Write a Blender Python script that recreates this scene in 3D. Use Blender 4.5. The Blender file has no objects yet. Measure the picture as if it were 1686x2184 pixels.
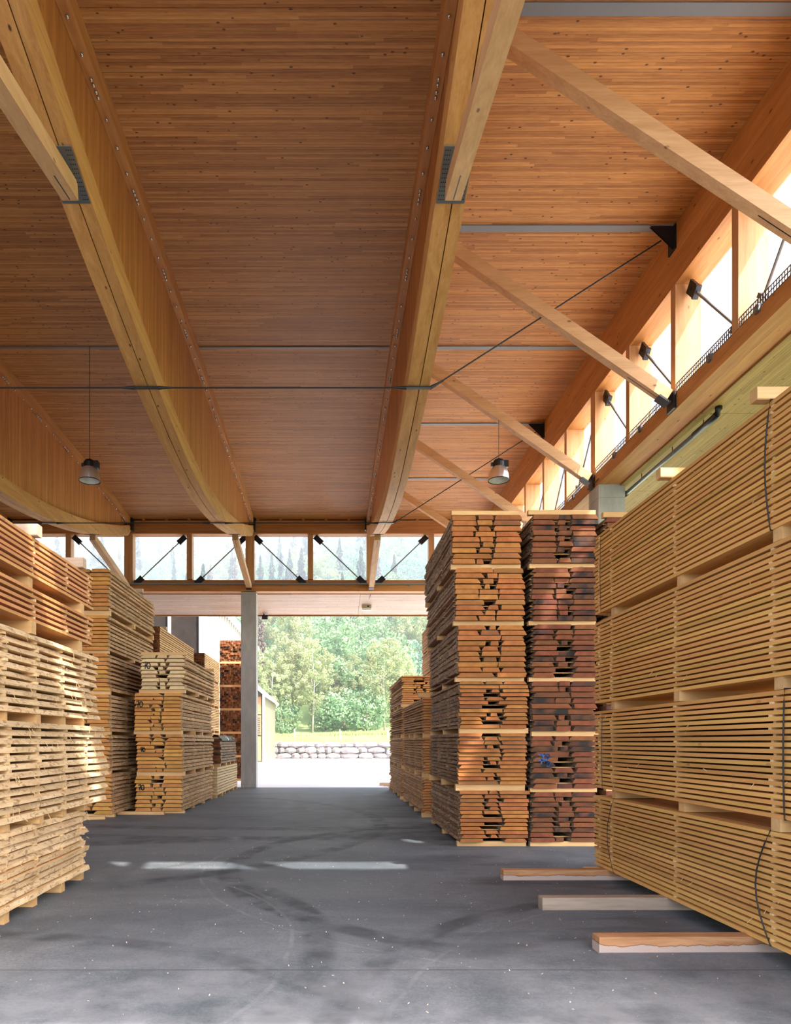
import bpy, math, random
from mathutils import Vector, Matrix

# ------------------------------------------------------------------ camera, sky, sun, exposure
scene = bpy.context.scene
COL = scene.collection
F, CX, CY, CAMZ = 1500.0, 709.5, 1583.0, 1.7        # focal length and principal point in 1686x2184 pixels
cam_d = bpy.data.cameras.new('camera')
cam = bpy.data.objects.new('camera', cam_d); COL.objects.link(cam)
cam.location = (0, 0, CAMZ); cam.rotation_euler = (math.pi/2, 0, 0)
cam_d.sensor_fit = 'HORIZONTAL'; cam_d.sensor_width = 36.0; cam_d.lens = 36.0*F/1686.0
cam_d.shift_x = (843.0-CX)/1686.0; cam_d.shift_y = (CY-1092.0)/1686.0
cam_d.clip_start = 0.05; cam_d.clip_end = 2000
scene.camera = cam

SUN_DIR = Vector((-0.55, 0.64, -1.0)).normalized()
sun_elev = math.asin(-SUN_DIR.z)
world = bpy.data.worlds.new('world'); scene.world = world; world.use_nodes = True
wn = world.node_tree.nodes; wl = world.node_tree.links; wn.clear()
sky = wn.new('ShaderNodeTexSky'); sky.sky_type = 'NISHITA'; sky.sun_disc = False
sky.sun_elevation = sun_elev; sky.sun_rotation = math.atan2(-SUN_DIR.x, -SUN_DIR.y)
sky.air_density = 1.0; sky.dust_density = 4.0; sky.ozone_density = 1.0; sky.altitude = 500
hs = wn.new('ShaderNodeHueSaturation'); hs.inputs['Saturation'].default_value = 0.7      # hazy, whitish sky
bg = wn.new('ShaderNodeBackground'); bg.inputs['Strength'].default_value = 0.55
wo = wn.new('ShaderNodeOutputWorld')
wl.new(sky.outputs[0], hs.inputs['Color']); wl.new(hs.outputs[0], bg.inputs[0]); wl.new(bg.outputs[0], wo.inputs[0])

sun_d = bpy.data.lights.new('sun', 'SUN'); sun_d.energy = 6.4; sun_d.angle = math.radians(0.8)
sun_d.color = (1.0, 0.95, 0.87)
sun = bpy.data.objects.new('sun', sun_d); COL.objects.link(sun)
sun.rotation_euler = SUN_DIR.to_track_quat('-Z', 'Y').to_euler(); sun.location = (20, -20, 40)

scene.view_settings.view_transform = 'Standard'; scene.view_settings.look = 'None'
scene.view_settings.exposure = 1.17; scene.view_settings.gamma = 1.0
scene.view_settings.use_curve_mapping = False
try:
    scene.cycles.max_bounces = 10; scene.cycles.diffuse_bounces = 6; scene.cycles.transparent_max_bounces = 24
    scene.cycles.sample_clamp_indirect = 6.0
except Exception:
    pass

# ------------------------------------------------------------------ helpers
def lin(c):
    return tuple(((v/255.0)/12.92 if v/255.0 <= 0.04045 else ((v/255.0+0.055)/1.055)**2.4) for v in c) + (1.0,)

class MB:
    """collects polygons, builds one mesh object"""
    def __init__(s): s.v = []; s.f = []; s.m = []
    def quad(s, a, b, c, d, m=0):
        n = len(s.v); s.v += [tuple(a), tuple(b), tuple(c), tuple(d)]; s.f.append((n, n+1, n+2, n+3)); s.m.append(m)
    def poly(s, pts, m=0):
        n = len(s.v); s.v += [tuple(p) for p in pts]; s.f.append(tuple(range(n, n+len(pts)))); s.m.append(m)
    def box(s, x0, x1, y0, y1, z0, z1, m=0):
        n = len(s.v)
        s.v += [(x0,y0,z0),(x1,y0,z0),(x1,y1,z0),(x0,y1,z0),(x0,y0,z1),(x1,y0,z1),(x1,y1,z1),(x0,y1,z1)]
        for f in ((0,3,2,1),(4,5,6,7),(0,1,5,4),(1,2,6,5),(2,3,7,6),(3,0,4,7)):
            s.f.append(tuple(n+i for i in f)); s.m.append(m)
    def bar(s, a, b, w, h, up=(0,0,1), m=0):
        """rectangular bar from a to b; w across, h along up"""
        a = Vector(a); b = Vector(b); d = (b-a).normalized(); up = Vector(up)
        r = d.cross(up).normalized(); u = r.cross(d).normalized()
        n = len(s.v)
        for p in (a, b):
            for i, j in ((-1,-1),(1,-1),(1,1),(-1,1)):
                s.v.append(tuple(p + r*(i*w/2) + u*(j*h/2)))
        for f in ((0,1,2,3),(7,6,5,4),(0,4,5,1),(1,5,6,2),(2,6,7,3),(3,7,4,0)):
            s.f.append(tuple(n+i for i in f)); s.m.append(m)
    def tube(s, pts, r, seg=8, m=0, cap=True):
        pts = [Vector(p) for p in pts]; n0 = len(s.v); k = len(pts)
        for i, p in enumerate(pts):
            d = (pts[min(i+1,k-1)] - pts[max(i-1,0)]).normalized()
            ref = Vector((0,0,1)) if abs(d.z) < 0.9 else Vector((1,0,0))
            a = d.cross(ref).normalized(); b = d.cross(a).normalized()
            rr = r[i] if isinstance(r, (list, tuple)) else r
            for j in range(seg):
                t = 2*math.pi*j/seg
                s.v.append(tuple(p + a*(rr*math.cos(t)) + b*(rr*math.sin(t))))
        for i in range(k-1):
            for j in range(seg):
                j2 = (j+1) % seg
                s.f.append((n0+i*seg+j, n0+i*seg+j2, n0+(i+1)*seg+j2, n0+(i+1)*seg+j)); s.m.append(m)
        if cap:
            s.f.append(tuple(n0+j for j in range(seg))[::-1]); s.m.append(m)
            s.f.append(tuple(n0+(k-1)*seg+j for j in range(seg))); s.m.append(m)
    def lathe(s, prof, center, seg=24, m=0):
        cx, cy, cz = center; n0 = len(s.v); k = len(prof)
        for r, z in prof:
            for j in range(seg):
                t = 2*math.pi*j/seg; s.v.append((cx+r*math.cos(t), cy+r*math.sin(t), cz+z))
        for i in range(k-1):
            for j in range(seg):
                j2 = (j+1) % seg
                s.f.append((n0+i*seg+j, n0+i*seg+j2, n0+(i+1)*seg+j2, n0+(i+1)*seg+j)); s.m.append(m)
    def strip(s, x0, x1, ys, zb, zt, m=0, caps=True):
        """beam running along Y between x0..x1 with bottom zb(y) and top zt(y)"""
        n0 = len(s.v); k = len(ys)
        for y in ys:
            s.v += [(x0,y,zb(y)),(x1,y,zb(y)),(x1,y,zt(y)),(x0,y,zt(y))]
        for i in range(k-1):
            a = n0+i*4; b = a+4
            for j in range(4):
                j2 = (j+1) % 4
                s.f.append((a+j, a+j2, b+j2, b+j)); s.m.append(m)
        if caps:
            s.f.append((n0+3,n0+2,n0+1,n0)); s.m.append(m)
            e = n0+(k-1)*4; s.f.append((e,e+1,e+2,e+3)); s.m.append(m)
    def mesh(s, name, mats, smooth=False):
        me = bpy.data.meshes.new(name); me.from_pydata(s.v, [], s.f)
        for mt in (mats if isinstance(mats, (list, tuple)) else [mats]): me.materials.append(mt)
        if any(s.m): me.polygons.foreach_set('material_index', s.m)
        if smooth: me.polygons.foreach_set('use_smooth', [True]*len(me.polygons))
        me.update(); return me
    def build(s, name, mats, parent=None, smooth=False, loc=None):
        return link(name, s.mesh(name, mats, smooth), parent, loc)

def link(name, data, parent=None, loc=None, rot=None, scale=None):
    o = bpy.data.objects.new(name, data); COL.objects.link(o)
    if parent is not None: o.parent = parent
    if loc is not None: o.location = loc
    if rot is not None: o.rotation_euler = rot
    if scale is not None: o.scale = scale
    return o

def tag(o, label=None, cat=None, group=None, kind=None):
    if label: o['label'] = label
    if cat: o['category'] = cat
    if cat and not kind: o['kind'] = 'thing'
    if group: o['group'] = group
    if kind: o['kind'] = kind
    return o

def empty(name, loc=(0,0,0), rz=0.0):
    o = bpy.data.objects.new(name, None); COL.objects.link(o); o.location = loc; o.rotation_euler = (0,0,rz)
    o.empty_display_size = 0.2
    return o

# ------------------------------------------------------------------ materials
class N:
    def __init__(s, name):
        s.mat = bpy.data.materials.new(name); s.mat.use_nodes = True
        s.t = s.mat.node_tree; s.t.nodes.clear()
        s.out = s.t.nodes.new('ShaderNodeOutputMaterial')
    def n(s, typ, **kw):
        nd = s.t.nodes.new(typ)
        for k, v in kw.items(): setattr(nd, k, v)
        return nd
    def l(s, a, b): s.t.links.new(a, b)
    def put(s, sock, v):
        if hasattr(v, 'is_output'): s.l(v, sock)
        else: sock.default_value = v
    def math(s, op, a, b=None, c=None, clamp=False):
        nd = s.n('ShaderNodeMath', operation=op); nd.use_clamp = clamp
        s.put(nd.inputs[0], a)
        if b is not None: s.put(nd.inputs[1], b)
        if c is not None: s.put(nd.inputs[2], c)
        return nd.outputs[0]
    def vmath(s, op, a, b=None):
        nd = s.n('ShaderNodeVectorMath', operation=op)
        s.put(nd.inputs[0], a)
        if b is not None: s.put(nd.inputs[1], b)
        return nd.outputs[0]
    def coord(s, out='Object'): return s.n('ShaderNodeTexCoord').outputs[out]
    def sep(s, v):
        nd = s.n('ShaderNodeSeparateXYZ'); s.l(v, nd.inputs[0]); return nd.outputs
    def comb(s, x, y, z):
        nd = s.n('ShaderNodeCombineXYZ')
        for i, v in enumerate((x,y,z)): s.put(nd.inputs[i], v)
        return nd.outputs[0]
    def noise(s, v, scale, detail=3.0, rough=0.55, dist=0.0):
        nd = s.n('ShaderNodeTexNoise'); s.l(v, nd.inputs['Vector'])
        nd.inputs['Scale'].default_value = scale; nd.inputs['Detail'].default_value = detail
        nd.inputs['Roughness'].default_value = rough; nd.inputs['Distortion'].default_value = dist
        return nd.outputs['Fac']
    def voro(s, v, scale, rand=1.0, out='Distance'):
        nd = s.n('ShaderNodeTexVoronoi'); s.l(v, nd.inputs['Vector'])
        nd.inputs['Scale'].default_value = scale; nd.inputs['Randomness'].default_value = rand
        return nd.outputs[out]
    def white(s, v, dim='3D'):
        nd = s.n('ShaderNodeTexWhiteNoise', noise_dimensions=dim)
        s.put(nd.inputs['W' if dim == '1D' else 'Vector'], v); return nd.outputs['Value']
    def ramp(s, fac, stops, interp='LINEAR'):
        nd = s.n('ShaderNodeValToRGB'); cr = nd.color_ramp; cr.interpolation = interp
        while len(cr.elements) < len(stops): cr.elements.new(0.5)
        for e, (p, c) in zip(cr.elements, stops): e.position = p; e.color = c
        s.put(nd.inputs[0], fac); return nd.outputs[0]
    def mrange(s, v, a, b, c=0.0, d=1.0):
        nd = s.n('ShaderNodeMapRange'); s.put(nd.inputs[0], v)
        for i, q in enumerate((a,b,c,d)): nd.inputs[i+1].default_value = q
        return nd.outputs[0]
    def mix(s, f, a, b, blend='MIX'):
        nd = s.n('ShaderNodeMix', data_type='RGBA', blend_type=blend)
        s.put(nd.inputs[0], f); s.put(nd.inputs[6], a); s.put(nd.inputs[7], b); return nd.outputs[2]
    def isl(s): return s.n('ShaderNodeNewGeometry').outputs['Random Per Island']
    def rnd(s): return s.n('ShaderNodeObjectInfo').outputs['Random']
    def hsv(s, col, v=1.0, sat=1.0, h=0.5):
        nd = s.n('ShaderNodeHueSaturation')
        s.put(nd.inputs['Hue'], h); s.put(nd.inputs['Saturation'], sat); s.put(nd.inputs['Value'], v)
        s.put(nd.inputs['Color'], col); return nd.outputs[0]
    def bsdf(s, col, rough=0.6, metal=0.0, bump=None, bstr=0.3, bdist=0.01, spec=0.3):
        b = s.n('ShaderNodeBsdfPrincipled')
        s.put(b.inputs['Base Color'], col); s.put(b.inputs['Roughness'], rough); s.put(b.inputs['Metallic'], metal)
        b.inputs['Specular IOR Level'].default_value = spec
        if bump is not None:
            bn = s.n('ShaderNodeBump'); bn.inputs['Strength'].default_value = bstr; bn.inputs['Distance'].default_value = bdist
            s.l(bump, bn.inputs['Height']); s.l(bn.outputs[0], b.inputs['Normal'])
        s.l(b.outputs[0], s.out.inputs[0]); return s.mat

def wood(name, c1, c2, axis='Y', stretch=14.0, scale=9.0, vary=0.3, knots=0.5, lam=None, rough=0.62, huev=0.0, dark=None, island=False):
    """long-grained timber; axis = direction of the grain; lam = (axis, pitch) of glued lamellas"""
    m = N(name); r = m.isl() if island else m.rnd(); co = m.coord('Object')
    off = m.comb(m.math('MULTIPLY', r, 37.0), m.math('MULTIPLY', r, 91.0), m.math('MULTIPLY', r, 53.0))
    p = m.vmath('ADD', co, off)
    k = 1.0/stretch
    sc = {'X': (k,1,1), 'Y': (1,k,1), 'Z': (1,1,k)}[axis]
    gp = m.vmath('MULTIPLY', p, sc)
    g = m.noise(gp, scale, 4.0, 0.6, 0.6)
    fine = m.noise(gp, scale*6, 2.0, 0.6)
    g2 = m.math('ADD', m.math('MULTIPLY', g, 0.7), m.math('MULTIPLY', fine, 0.3))
    col = m.ramp(g2, [(0.3, lin(c1)), (0.7, lin(c2))])
    val = m.math('ADD', 1.0-vary/2, m.math('MULTIPLY', r, vary))
    if lam:
        s3 = m.sep(co); q = m.math('DIVIDE', s3['XYZ'.index(lam[0])], lam[1])
        ws = m.white(m.math('FLOOR', q), '1D')
        val = m.math('MULTIPLY', val, m.math('ADD', 0.86, m.math('MULTIPLY', ws, 0.26)))
        fr = m.math('FRACT', q)
        ln = m.math('LESS_THAN', fr, 0.05)
        val = m.math('MULTIPLY', val, m.math('SUBTRACT', 1.0, m.math('MULTIPLY', ln, 0.22)))
    if huev:
        r2 = m.white(m.math('MULTIPLY', r, 917.0), '1D')
        hue = m.math('ADD', 0.5-huev/2, m.math('MULTIPLY', r2, huev))
    else: hue = 0.5
    col = m.hsv(col, val, 1.0, hue)
    if dark:      # some pieces are weathered dark
        r3 = m.white(m.math('MULTIPLY', r, 311.0), '1D')
        blot = m.noise(p, 2.5, 2.0)
        f = m.math('MULTIPLY', m.mrange(r3, dark[1], dark[1]+0.25), m.mrange(blot, 0.35, 0.6), clamp=True)
        col = m.mix(f, col, lin(dark[0]))
    if knots:
        kp = m.vmath('MULTIPLY', p, {'X': (0.45,1,1), 'Y': (1,0.45,1), 'Z': (1,1,0.45)}[axis])
        kd = m.voro(kp, 5.0)
        kf = m.math('MULTIPLY', m.mrange(kd, 0.10, 0.055), knots, clamp=True)
        col = m.mix(kf, col, lin((70, 36, 18)))
    return m.bsdf(col, rough, 0.0, g2, 0.25, 0.004)

def endgrain(name, c1, c2, vary=0.35, dark=None, island=False):
    m = N(name); r = m.isl() if island else m.rnd(); co = m.coord('Object')
    off = m.comb(m.math('MULTIPLY', r, 3.0), 0.0, m.math('ADD', m.math('MULTIPLY', r, 0.5), 0.12))
    p = m.vmath('ADD', co, off)
    s3 = m.sep(p)
    rad = m.math('SQRT', m.math('ADD', m.math('POWER', m.math('SUBTRACT', m.math('FRACT', s3[0]), 0.5), 2.0), m.math('POWER', s3[2], 2.0)))
    ring = m.math('SINE', m.math('ADD', m.math('MULTIPLY', rad, 520.0), m.math('MULTIPLY', m.noise(p, 20.0, 2.0), 6.0)))
    blot = m.noise(p, 7.0, 3.0, 0.6)
    saw = m.noise(m.vmath('MULTIPLY', p, (1.0, 1.0, 0.15)), 140.0, 2.0)
    f = m.math('ADD', m.math('ADD', m.math('MULTIPLY', ring, 0.06), m.math('MULTIPLY', blot, 0.75)), m.math('MULTIPLY', saw, 0.2))
    col = m.ramp(f, [(0.28, lin(c1)), (0.72, lin(c2))])
    r2 = m.white(m.math('MULTIPLY', r, 713.0), '1D')
    col = m.hsv(col, m.math('ADD', 1.0-vary/2, m.math('MULTIPLY', r2, vary)), 1.0, m.math('ADD', 0.49, m.math('MULTIPLY', r, 0.02)))
    if dark:
        r3 = m.white(m.math('MULTIPLY', r, 311.0), '1D')
        f2 = m.math('MULTIPLY', m.mrange(r3, dark[1], dark[1]+0.2), m.mrange(m.noise(p, 3.5, 2.0), 0.36, 0.58), clamp=True)
        col = m.mix(f2, col, lin(dark[0]))
    return m.bsdf(col, 0.75, 0.0, saw, 0.2, 0.003)

def bark(name, c1, c2, c3, fleck=0.5, scale=1.0):
    """wane edge: pale sapwood with bark flakes left on it"""
    m = N(name); r = m.rnd(); co = m.coord('Object')
    p = m.vmath('ADD', co, m.comb(m.math('MULTIPLY', r, 17.0), m.math('MULTIPLY', r, 71.0), m.math('MULTIPLY', r, 29.0)))
    a = m.noise(m.vmath('MULTIPLY', p, (1, 0.35, 1)), 22.0*scale, 5.0, 0.65, 1.2)
    b = m.noise(m.vmath('MULTIPLY', p, (1, 0.25, 2.0)), 8.0*scale, 4.0, 0.6)
    col = m.ramp(b, [(0.3, lin(c1)), (0.7, lin(c2))])
    fl = m.mrange(a, 0.62-0.25*fleck, 0.68-0.2*fleck)
    col = m.mix(m.math('MULTIPLY', fl, 0.85), col, lin(c3))
    col = m.hsv(col, m.math('ADD', 0.85, m.math('MULTIPLY', r, 0.3)))
    return m.bsdf(col, 0.85, 0.0, a, 0.6, 0.01)

def roofmat(name, c1, c2, pitch=0.05, along='X'):
    """nail-laminated boards: strips of 5 cm with knots, joints and tone changes"""
    m = N(name); co = m.coord('Object'); s3 = m.sep(co)
    u, v = (s3[0], s3[1]) if along == 'X' else (s3[1], s3[0])
    q = m.math('DIVIDE', v, pitch); i = m.math('FLOOR', q); fr = m.math('FRACT', q)
    h1 = m.white(i, '1D')
    seg = m.math('FLOOR', m.math('ADD', m.math('DIVIDE', u, 2.6), m.math('MULTIPLY', h1, 9.0)))
    h2 = m.white(m.comb(i, seg, 1.7), '3D')
    gp = m.comb(m.math('MULTIPLY', u, 0.07), m.math('MULTIPLY', v, 1.0), m.math('MULTIPLY', h2, 3.0))
    g = m.noise(gp, 48.0, 4.0, 0.7, 0.2)
    col = m.ramp(m.math('ADD', m.math('MULTIPLY', g, 0.75), m.math('MULTIPLY', h2, 0.25)), [(0.28, lin(c1)), (0.72, lin(c2))])
    big = m.noise(m.comb(m.math('MULTIPLY', u, 0.14), m.math('MULTIPLY', v, 1.6), 0.0), 1.0, 3.0)
    val = m.math('MULTIPLY', m.math('ADD', 0.90, m.math('MULTIPLY', h2, 0.14)), m.math('ADD', 0.86, m.math('MULTIPLY', big, 0.28)))
    h3 = m.white(m.math('ADD', i, 0.37), '1D')
    brk = m.noise(m.comb(m.math('MULTIPLY', u, 0.6), m.math('MULTIPLY', i, 7.3), 0.0), 1.0, 1.0)
    edge = m.math('MULTIPLY', m.math('MULTIPLY', m.math('LESS_THAN', fr, 0.2), m.mrange(brk, 0.3, 0.6)), m.math('ADD', 0.22, m.math('MULTIPLY', m.math('POWER', h3, 2.0), 0.5)))
    val = m.math('MULTIPLY', val, m.math('SUBTRACT', 0.98, edge))
    col = m.hsv(col, val)
    kp = m.comb(m.math('MULTIPLY', u, 0.6), v, 0.0)
    kd = m.voro(kp, 8.5)
    kn = m.math('MULTIPLY', m.mrange(kd, 0.14, 0.09), m.mrange(m.noise(kp, 2.3, 1.0), 0.34, 0.44), clamp=True)
    col = m.mix(m.math('MULTIPLY', kn, 0.82), col, lin((62, 30, 15)))
    return m.bsdf(col, 0.6, 0.0, m.math('SUBTRACT', 1.0, edge), 0.35, 0.01)

def plain(name, c, rough=0.5, metal=0.0, nscale=12.0, amp=0.15, spec=0.4):
    m = N(name); co = m.coord('Object'); n = m.noise(co, nscale, 4.0)
    col = m.hsv(lin(c), m.math('ADD', 1.0-amp, m.math('MULTIPLY', n, 2*amp)))
    return m.bsdf(col, rough, metal, n, 0.1, 0.005, spec)

M = {}
M['roof'] = roofmat('roof_boards', (156, 96, 43), (206, 147, 78), 0.045)
M['soffit'] = roofmat('soffit_boards', (168, 140, 122), (194, 168, 150), 0.05, 'X')
M['soffit_side'] = roofmat('side_soffit_boards', (146, 108, 50), (178, 140, 74), 0.05, 'Y')
M['web'] = wood('web_boards', (164, 98, 46), (204, 138, 74), 'Z', 14, 7, 0.1, 0.35, ('Y', 0.09))
M['glulam_y'] = wood('glulam_along_hall', (164, 104, 52), (204, 146, 82), 'Y', 14, 8, 0.16, 0.8)
M['glulam_x'] = wood('glulam_across_hall', (158, 100, 52), (198, 140, 82), 'X', 14, 8, 0.14, 0.5, ('Z', 0.25))
M['glulam_z'] = wood('glulam_post', (176, 124, 78), (210, 162, 112), 'Z', 14, 8, 0.14, 0.5)
M['chord'] = wood('curved_chord_glulam', (172, 116, 60), (212, 160, 98), 'Y', 14, 8, 0.1, 0.9)
M['brace'] = wood('spruce_brace', (184, 138, 90), (216, 174, 126), 'X', 12, 7, 0.12, 0.7)
M['strut'] = wood('spruce_strut', (180, 134, 88), (212, 168, 120), 'Y', 12, 7, 0.12, 0.7)
M['steel'] = plain('galvanised_steel', (128, 132, 134), 0.45, 0.75, 30, 0.1)
M['strap'] = plain('painted_steel_strap', (122, 124, 124), 0.55, 0.2, 30, 0.06)
M['black_steel'] = plain('dark_steel', (46, 46, 50), 0.45, 0.5, 20, 0.1)
M['bolt'] = plain('zinc_bolt', (200, 200, 200), 0.25, 0.9, 20, 0.05)
M['black'] = plain('black_plastic', (22, 22, 24), 0.4, 0.0, 20, 0.1)
M['cable'] = plain('black_cable', (34, 32, 32), 0.5, 0.2, 10, 0.05)
M['alu'] = plain('ribbed_aluminium', (222, 216, 212), 0.28, 0.85, 10, 0.05)
M['lamp_in'] = plain('lamp_reflector', (206, 204, 196), 0.35, 0.3, 10, 0.03)
M['beige'] = plain('beige_lamp_housing', (186, 170, 140), 0.5, 0.0, 10, 0.05)
M['white'] = plain('white_paint', (236, 236, 236), 0.5, 0.0, 6, 0.04)
M['blue_ink'] = plain('blue_paint_mark', (28, 82, 146), 0.6, 0.0, 40, 0.1)
M['black_ink'] = plain('black_paint_mark', (16, 14, 12), 0.6, 0.0, 40, 0.1)
M['foil'] = plain('black_foil', (20, 22, 26), 0.22, 0.0, 18, 0.2, 0.6)

def concrete():
    m = N('cast_concrete'); co = m.coord('Object')
    a = m.noise(m.vmath('MULTIPLY', co, (1,1,0.4)), 3.0, 5.0, 0.6); b = m.noise(co, 60.0, 3.0)
    col = m.ramp(m.math('ADD', m.math('MULTIPLY', a, 0.75), m.math('MULTIPLY', b, 0.25)), [(0.3, lin((156,155,152))), (0.7, lin((194,193,190)))])
    sp = m.voro(co, 30.0); col = m.mix(m.math('MULTIPLY', m.mrange(sp, 0.09, 0.05), 0.5), col, lin((92, 90, 86)))
    return m.bsdf(col, 0.8, 0.0, b, 0.2, 0.004)
M['concrete'] = concrete()

def glass():
    m = N('milky_clerestory_glazing')
    tr = m.n('ShaderNodeBsdfTransparent'); tr.inputs[0].default_value = (0.93, 0.95, 0.97, 1)
    tl = m.n('ShaderNodeBsdfTranslucent'); tl.inputs[0].default_value = (0.93, 0.94, 0.96, 1)
    gl = m.n('ShaderNodeBsdfGlossy'); gl.inputs['Roughness'].default_value = 0.05
    mx = m.n('ShaderNodeMixShader'); mx.inputs[0].default_value = 0.045
    m.l(tr.outputs[0], mx.inputs[1]); m.l(tl.outputs[0], mx.inputs[2])
    mx2 = m.n('ShaderNodeMixShader'); mx2.inputs[0].default_value = 0.04
    m.l(mx.outputs[0], mx2.inputs[1]); m.l(gl.outputs[0], mx2.inputs[2])
    m.l(mx2.outputs[0], m.out.inputs[0]); return m.mat
M['glass'] = glass()

def asphalt():
    m = N('worn_asphalt'); co = m.coord('Object'); s3 = m.sep(co); X, Y = s3[0], s3[1]
    big = m.noise(m.vmath('MULTIPLY', co, (0.5, 1.0, 1)), 0.55, 4.0, 0.6, 0.8)
    streak = m.noise(m.vmath('MULTIPLY', co, (0.35, 3.0, 1)), 4.0, 5.0, 0.7, 1.5)
    mid = m.noise(co, 3.0, 5.0, 0.65); fine = m.noise(co, 90.0, 3.0, 0.7)
    f = m.math('ADD', m.math('ADD', m.math('MULTIPLY', big, 0.42), m.math('MULTIPLY', mid, 0.3)), m.math('MULTIPLY', m.math('ADD', m.math('MULTIPLY', fine, 0.5), m.math('MULTIPLY', streak, 0.5)), 0.28))
    col = m.ramp(f, [(0.32, lin((70, 75, 80))), (0.5, lin((95, 100, 104))), (0.68, lin((126, 127, 128)))])
    agg = m.voro(co, 70.0, 1.0, 'Color'); ag = m.n('ShaderNodeSeparateColor'); m.l(agg, ag.inputs[0])
    col = m.hsv(col, m.math('ADD', 0.84, m.math('MULTIPLY', ag.outputs[0], 0.32)))
    wob = m.math('MULTIPLY', m.math('SUBTRACT', m.noise(co, 1.2, 3.0), 0.5), 0.25)
    def arc(col, cx, cy, R, w, c, a, xmin=None, xmax=None):
        if w < 0.05: a *= 0.4; w *= 0.8
        else: a *= 1.6
        d = m.math('SQRT', m.math('ADD', m.math('POWER', m.math('SUBTRACT', X, cx), 2.0), m.math('POWER', m.math('SUBTRACT', Y, cy), 2.0)))
        e = m.math('ABSOLUTE', m.math('ADD', m.math('SUBTRACT', d, R), m.math('MULTIPLY', wob, 0.5)))
        k = m.math('MULTIPLY', m.mrange(e, w, w*0.55), m.math('MULTIPLY', m.mrange(m.noise(co, 2.2, 3.0), 0.35, 0.6), a), clamp=True)
        if xmin is not None: k = m.math('MULTIPLY', k, m.mrange(X, xmin-0.3, xmin+0.3))
        if xmax is not None: k = m.math('MULTIPLY', k, m.mrange(X, xmax+0.3, xmax-0.3))
        return m.mix(k, col, lin(c))
    dk, lt = (56, 61, 66), (150, 150, 148)
    col = arc(col, 3.2, 9.8, 4.6, 0.17, dk, 0.55, None, 1.2)
    col = arc(col, 3.2, 9.8, 4.95, 0.03, lt, 0.6, None, 1.2)
    col = arc(col, -4.4, 5.8, 4.3, 0.16, dk, 0.5, -1.5)
    col = arc(col, -4.4, 5.8, 4.06, 0.03, lt, 0.65, -1.5)
    col = arc(col, -3.1, 2.2, 4.0, 0.15, dk, 0.45)
    col = arc(col, 4.5, 3.4, 4.6, 0.15, dk, 0.5, None, 2.5)
    col = arc(col, 4.9, 3.2, 4.7, 0.03, lt, 0.5, None, 2.5)
    col = arc(col, -7.0, 15.0, 8.0, 0.2, dk, 0.5, -2.5)
    col = arc(col, -2.0, 24.0, 11.5, 0.35, dk, 0.45)
    col = arc(col, -1.0, 30.0, 16.2, 0.3, dk, 0.5)
    col = arc(col, 1.0, -5.0, 17.5, 0.35, dk, 0.45)
    # dark blotches, stronger towards the right
    sm = m.noise(m.vmath('MULTIPLY', co, (0.45, 1.5, 1)), 0.9, 3.0, 0.6)
    k = m.math('MULTIPLY', m.math('MULTIPLY', m.mrange(sm, 0.50, 0.62), m.mrange(X, 0.6, 1.8)), 0.6, clamp=True)
    col = m.mix(k, col, lin((50, 54, 59)))
    # pale dust, laid on towards the front to paint in the daylight there
    dust = m.math('MULTIPLY', m.mrange(m.math('ADD', Y, m.math('MULTIPLY', big, 3.0)), 8.2, 5.0), m.mrange(m.noise(co, 1.6, 4.0, 0.65), 0.35, 0.6), clamp=True)
    col = m.mix(m.math('MULTIPLY', dust, 0.55), col, lin((160, 159, 160)))
    # joint line and small pale chips
    jn = m.math('LESS_THAN', m.math('ABSOLUTE', m.math('ADD', m.math('SUBTRACT', Y, 5.25), m.math('MULTIPLY', wob, 0.12))), 0.012)
    col = m.mix(m.math('MULTIPLY', jn, 0.55), col, lin((70, 68, 68)))
    ch = m.voro(co, 16.0)
    col = m.mix(m.math('MULTIPLY', m.mrange(ch, 0.06, 0.04), 0.6), col, lin((190, 186, 180)))
    return m.bsdf(col, m.mrange(mid, 0.3, 0.7, 0.55, 0.8), 0.0, fine, 0.35, 0.004, 0.35)
M['asphalt'] = asphalt()

def yard():
    m = N('pale_gravel_yard'); co = m.coord('Object')
    a = m.noise(co, 0.35, 4.0, 0.6); b = m.noise(co, 20.0, 3.0)
    col = m.ramp(m.math('ADD', m.math('MULTIPLY', a, 0.7), m.math('MULTIPLY', b, 0.3)), [(0.3, lin((216,212,210))), (0.7, lin((238,234,232)))])
    return m.bsdf(col, 0.85, 0.0, b, 0.2, 0.01)
M['yard'] = yard()

def grass():
    m = N('meadow_grass'); co = m.coord('Object')
    a = m.noise(m.vmath('MULTIPLY', co, (1, 0.5, 1)), 0.5, 5.0, 0.65); b = m.noise(co, 14.0, 3.0)
    col = m.ramp(m.math('ADD', m.math('MULTIPLY', a, 0.6), m.math('MULTIPLY', b, 0.4)), [(0.3, lin((100,124,68))), (0.6, lin((138,156,94))), (0.8, lin((160,168,114)))])
    return m.bsdf(col, 0.9, 0.0, b, 0.5, 0.05)
M['grass'] = grass()

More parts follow.
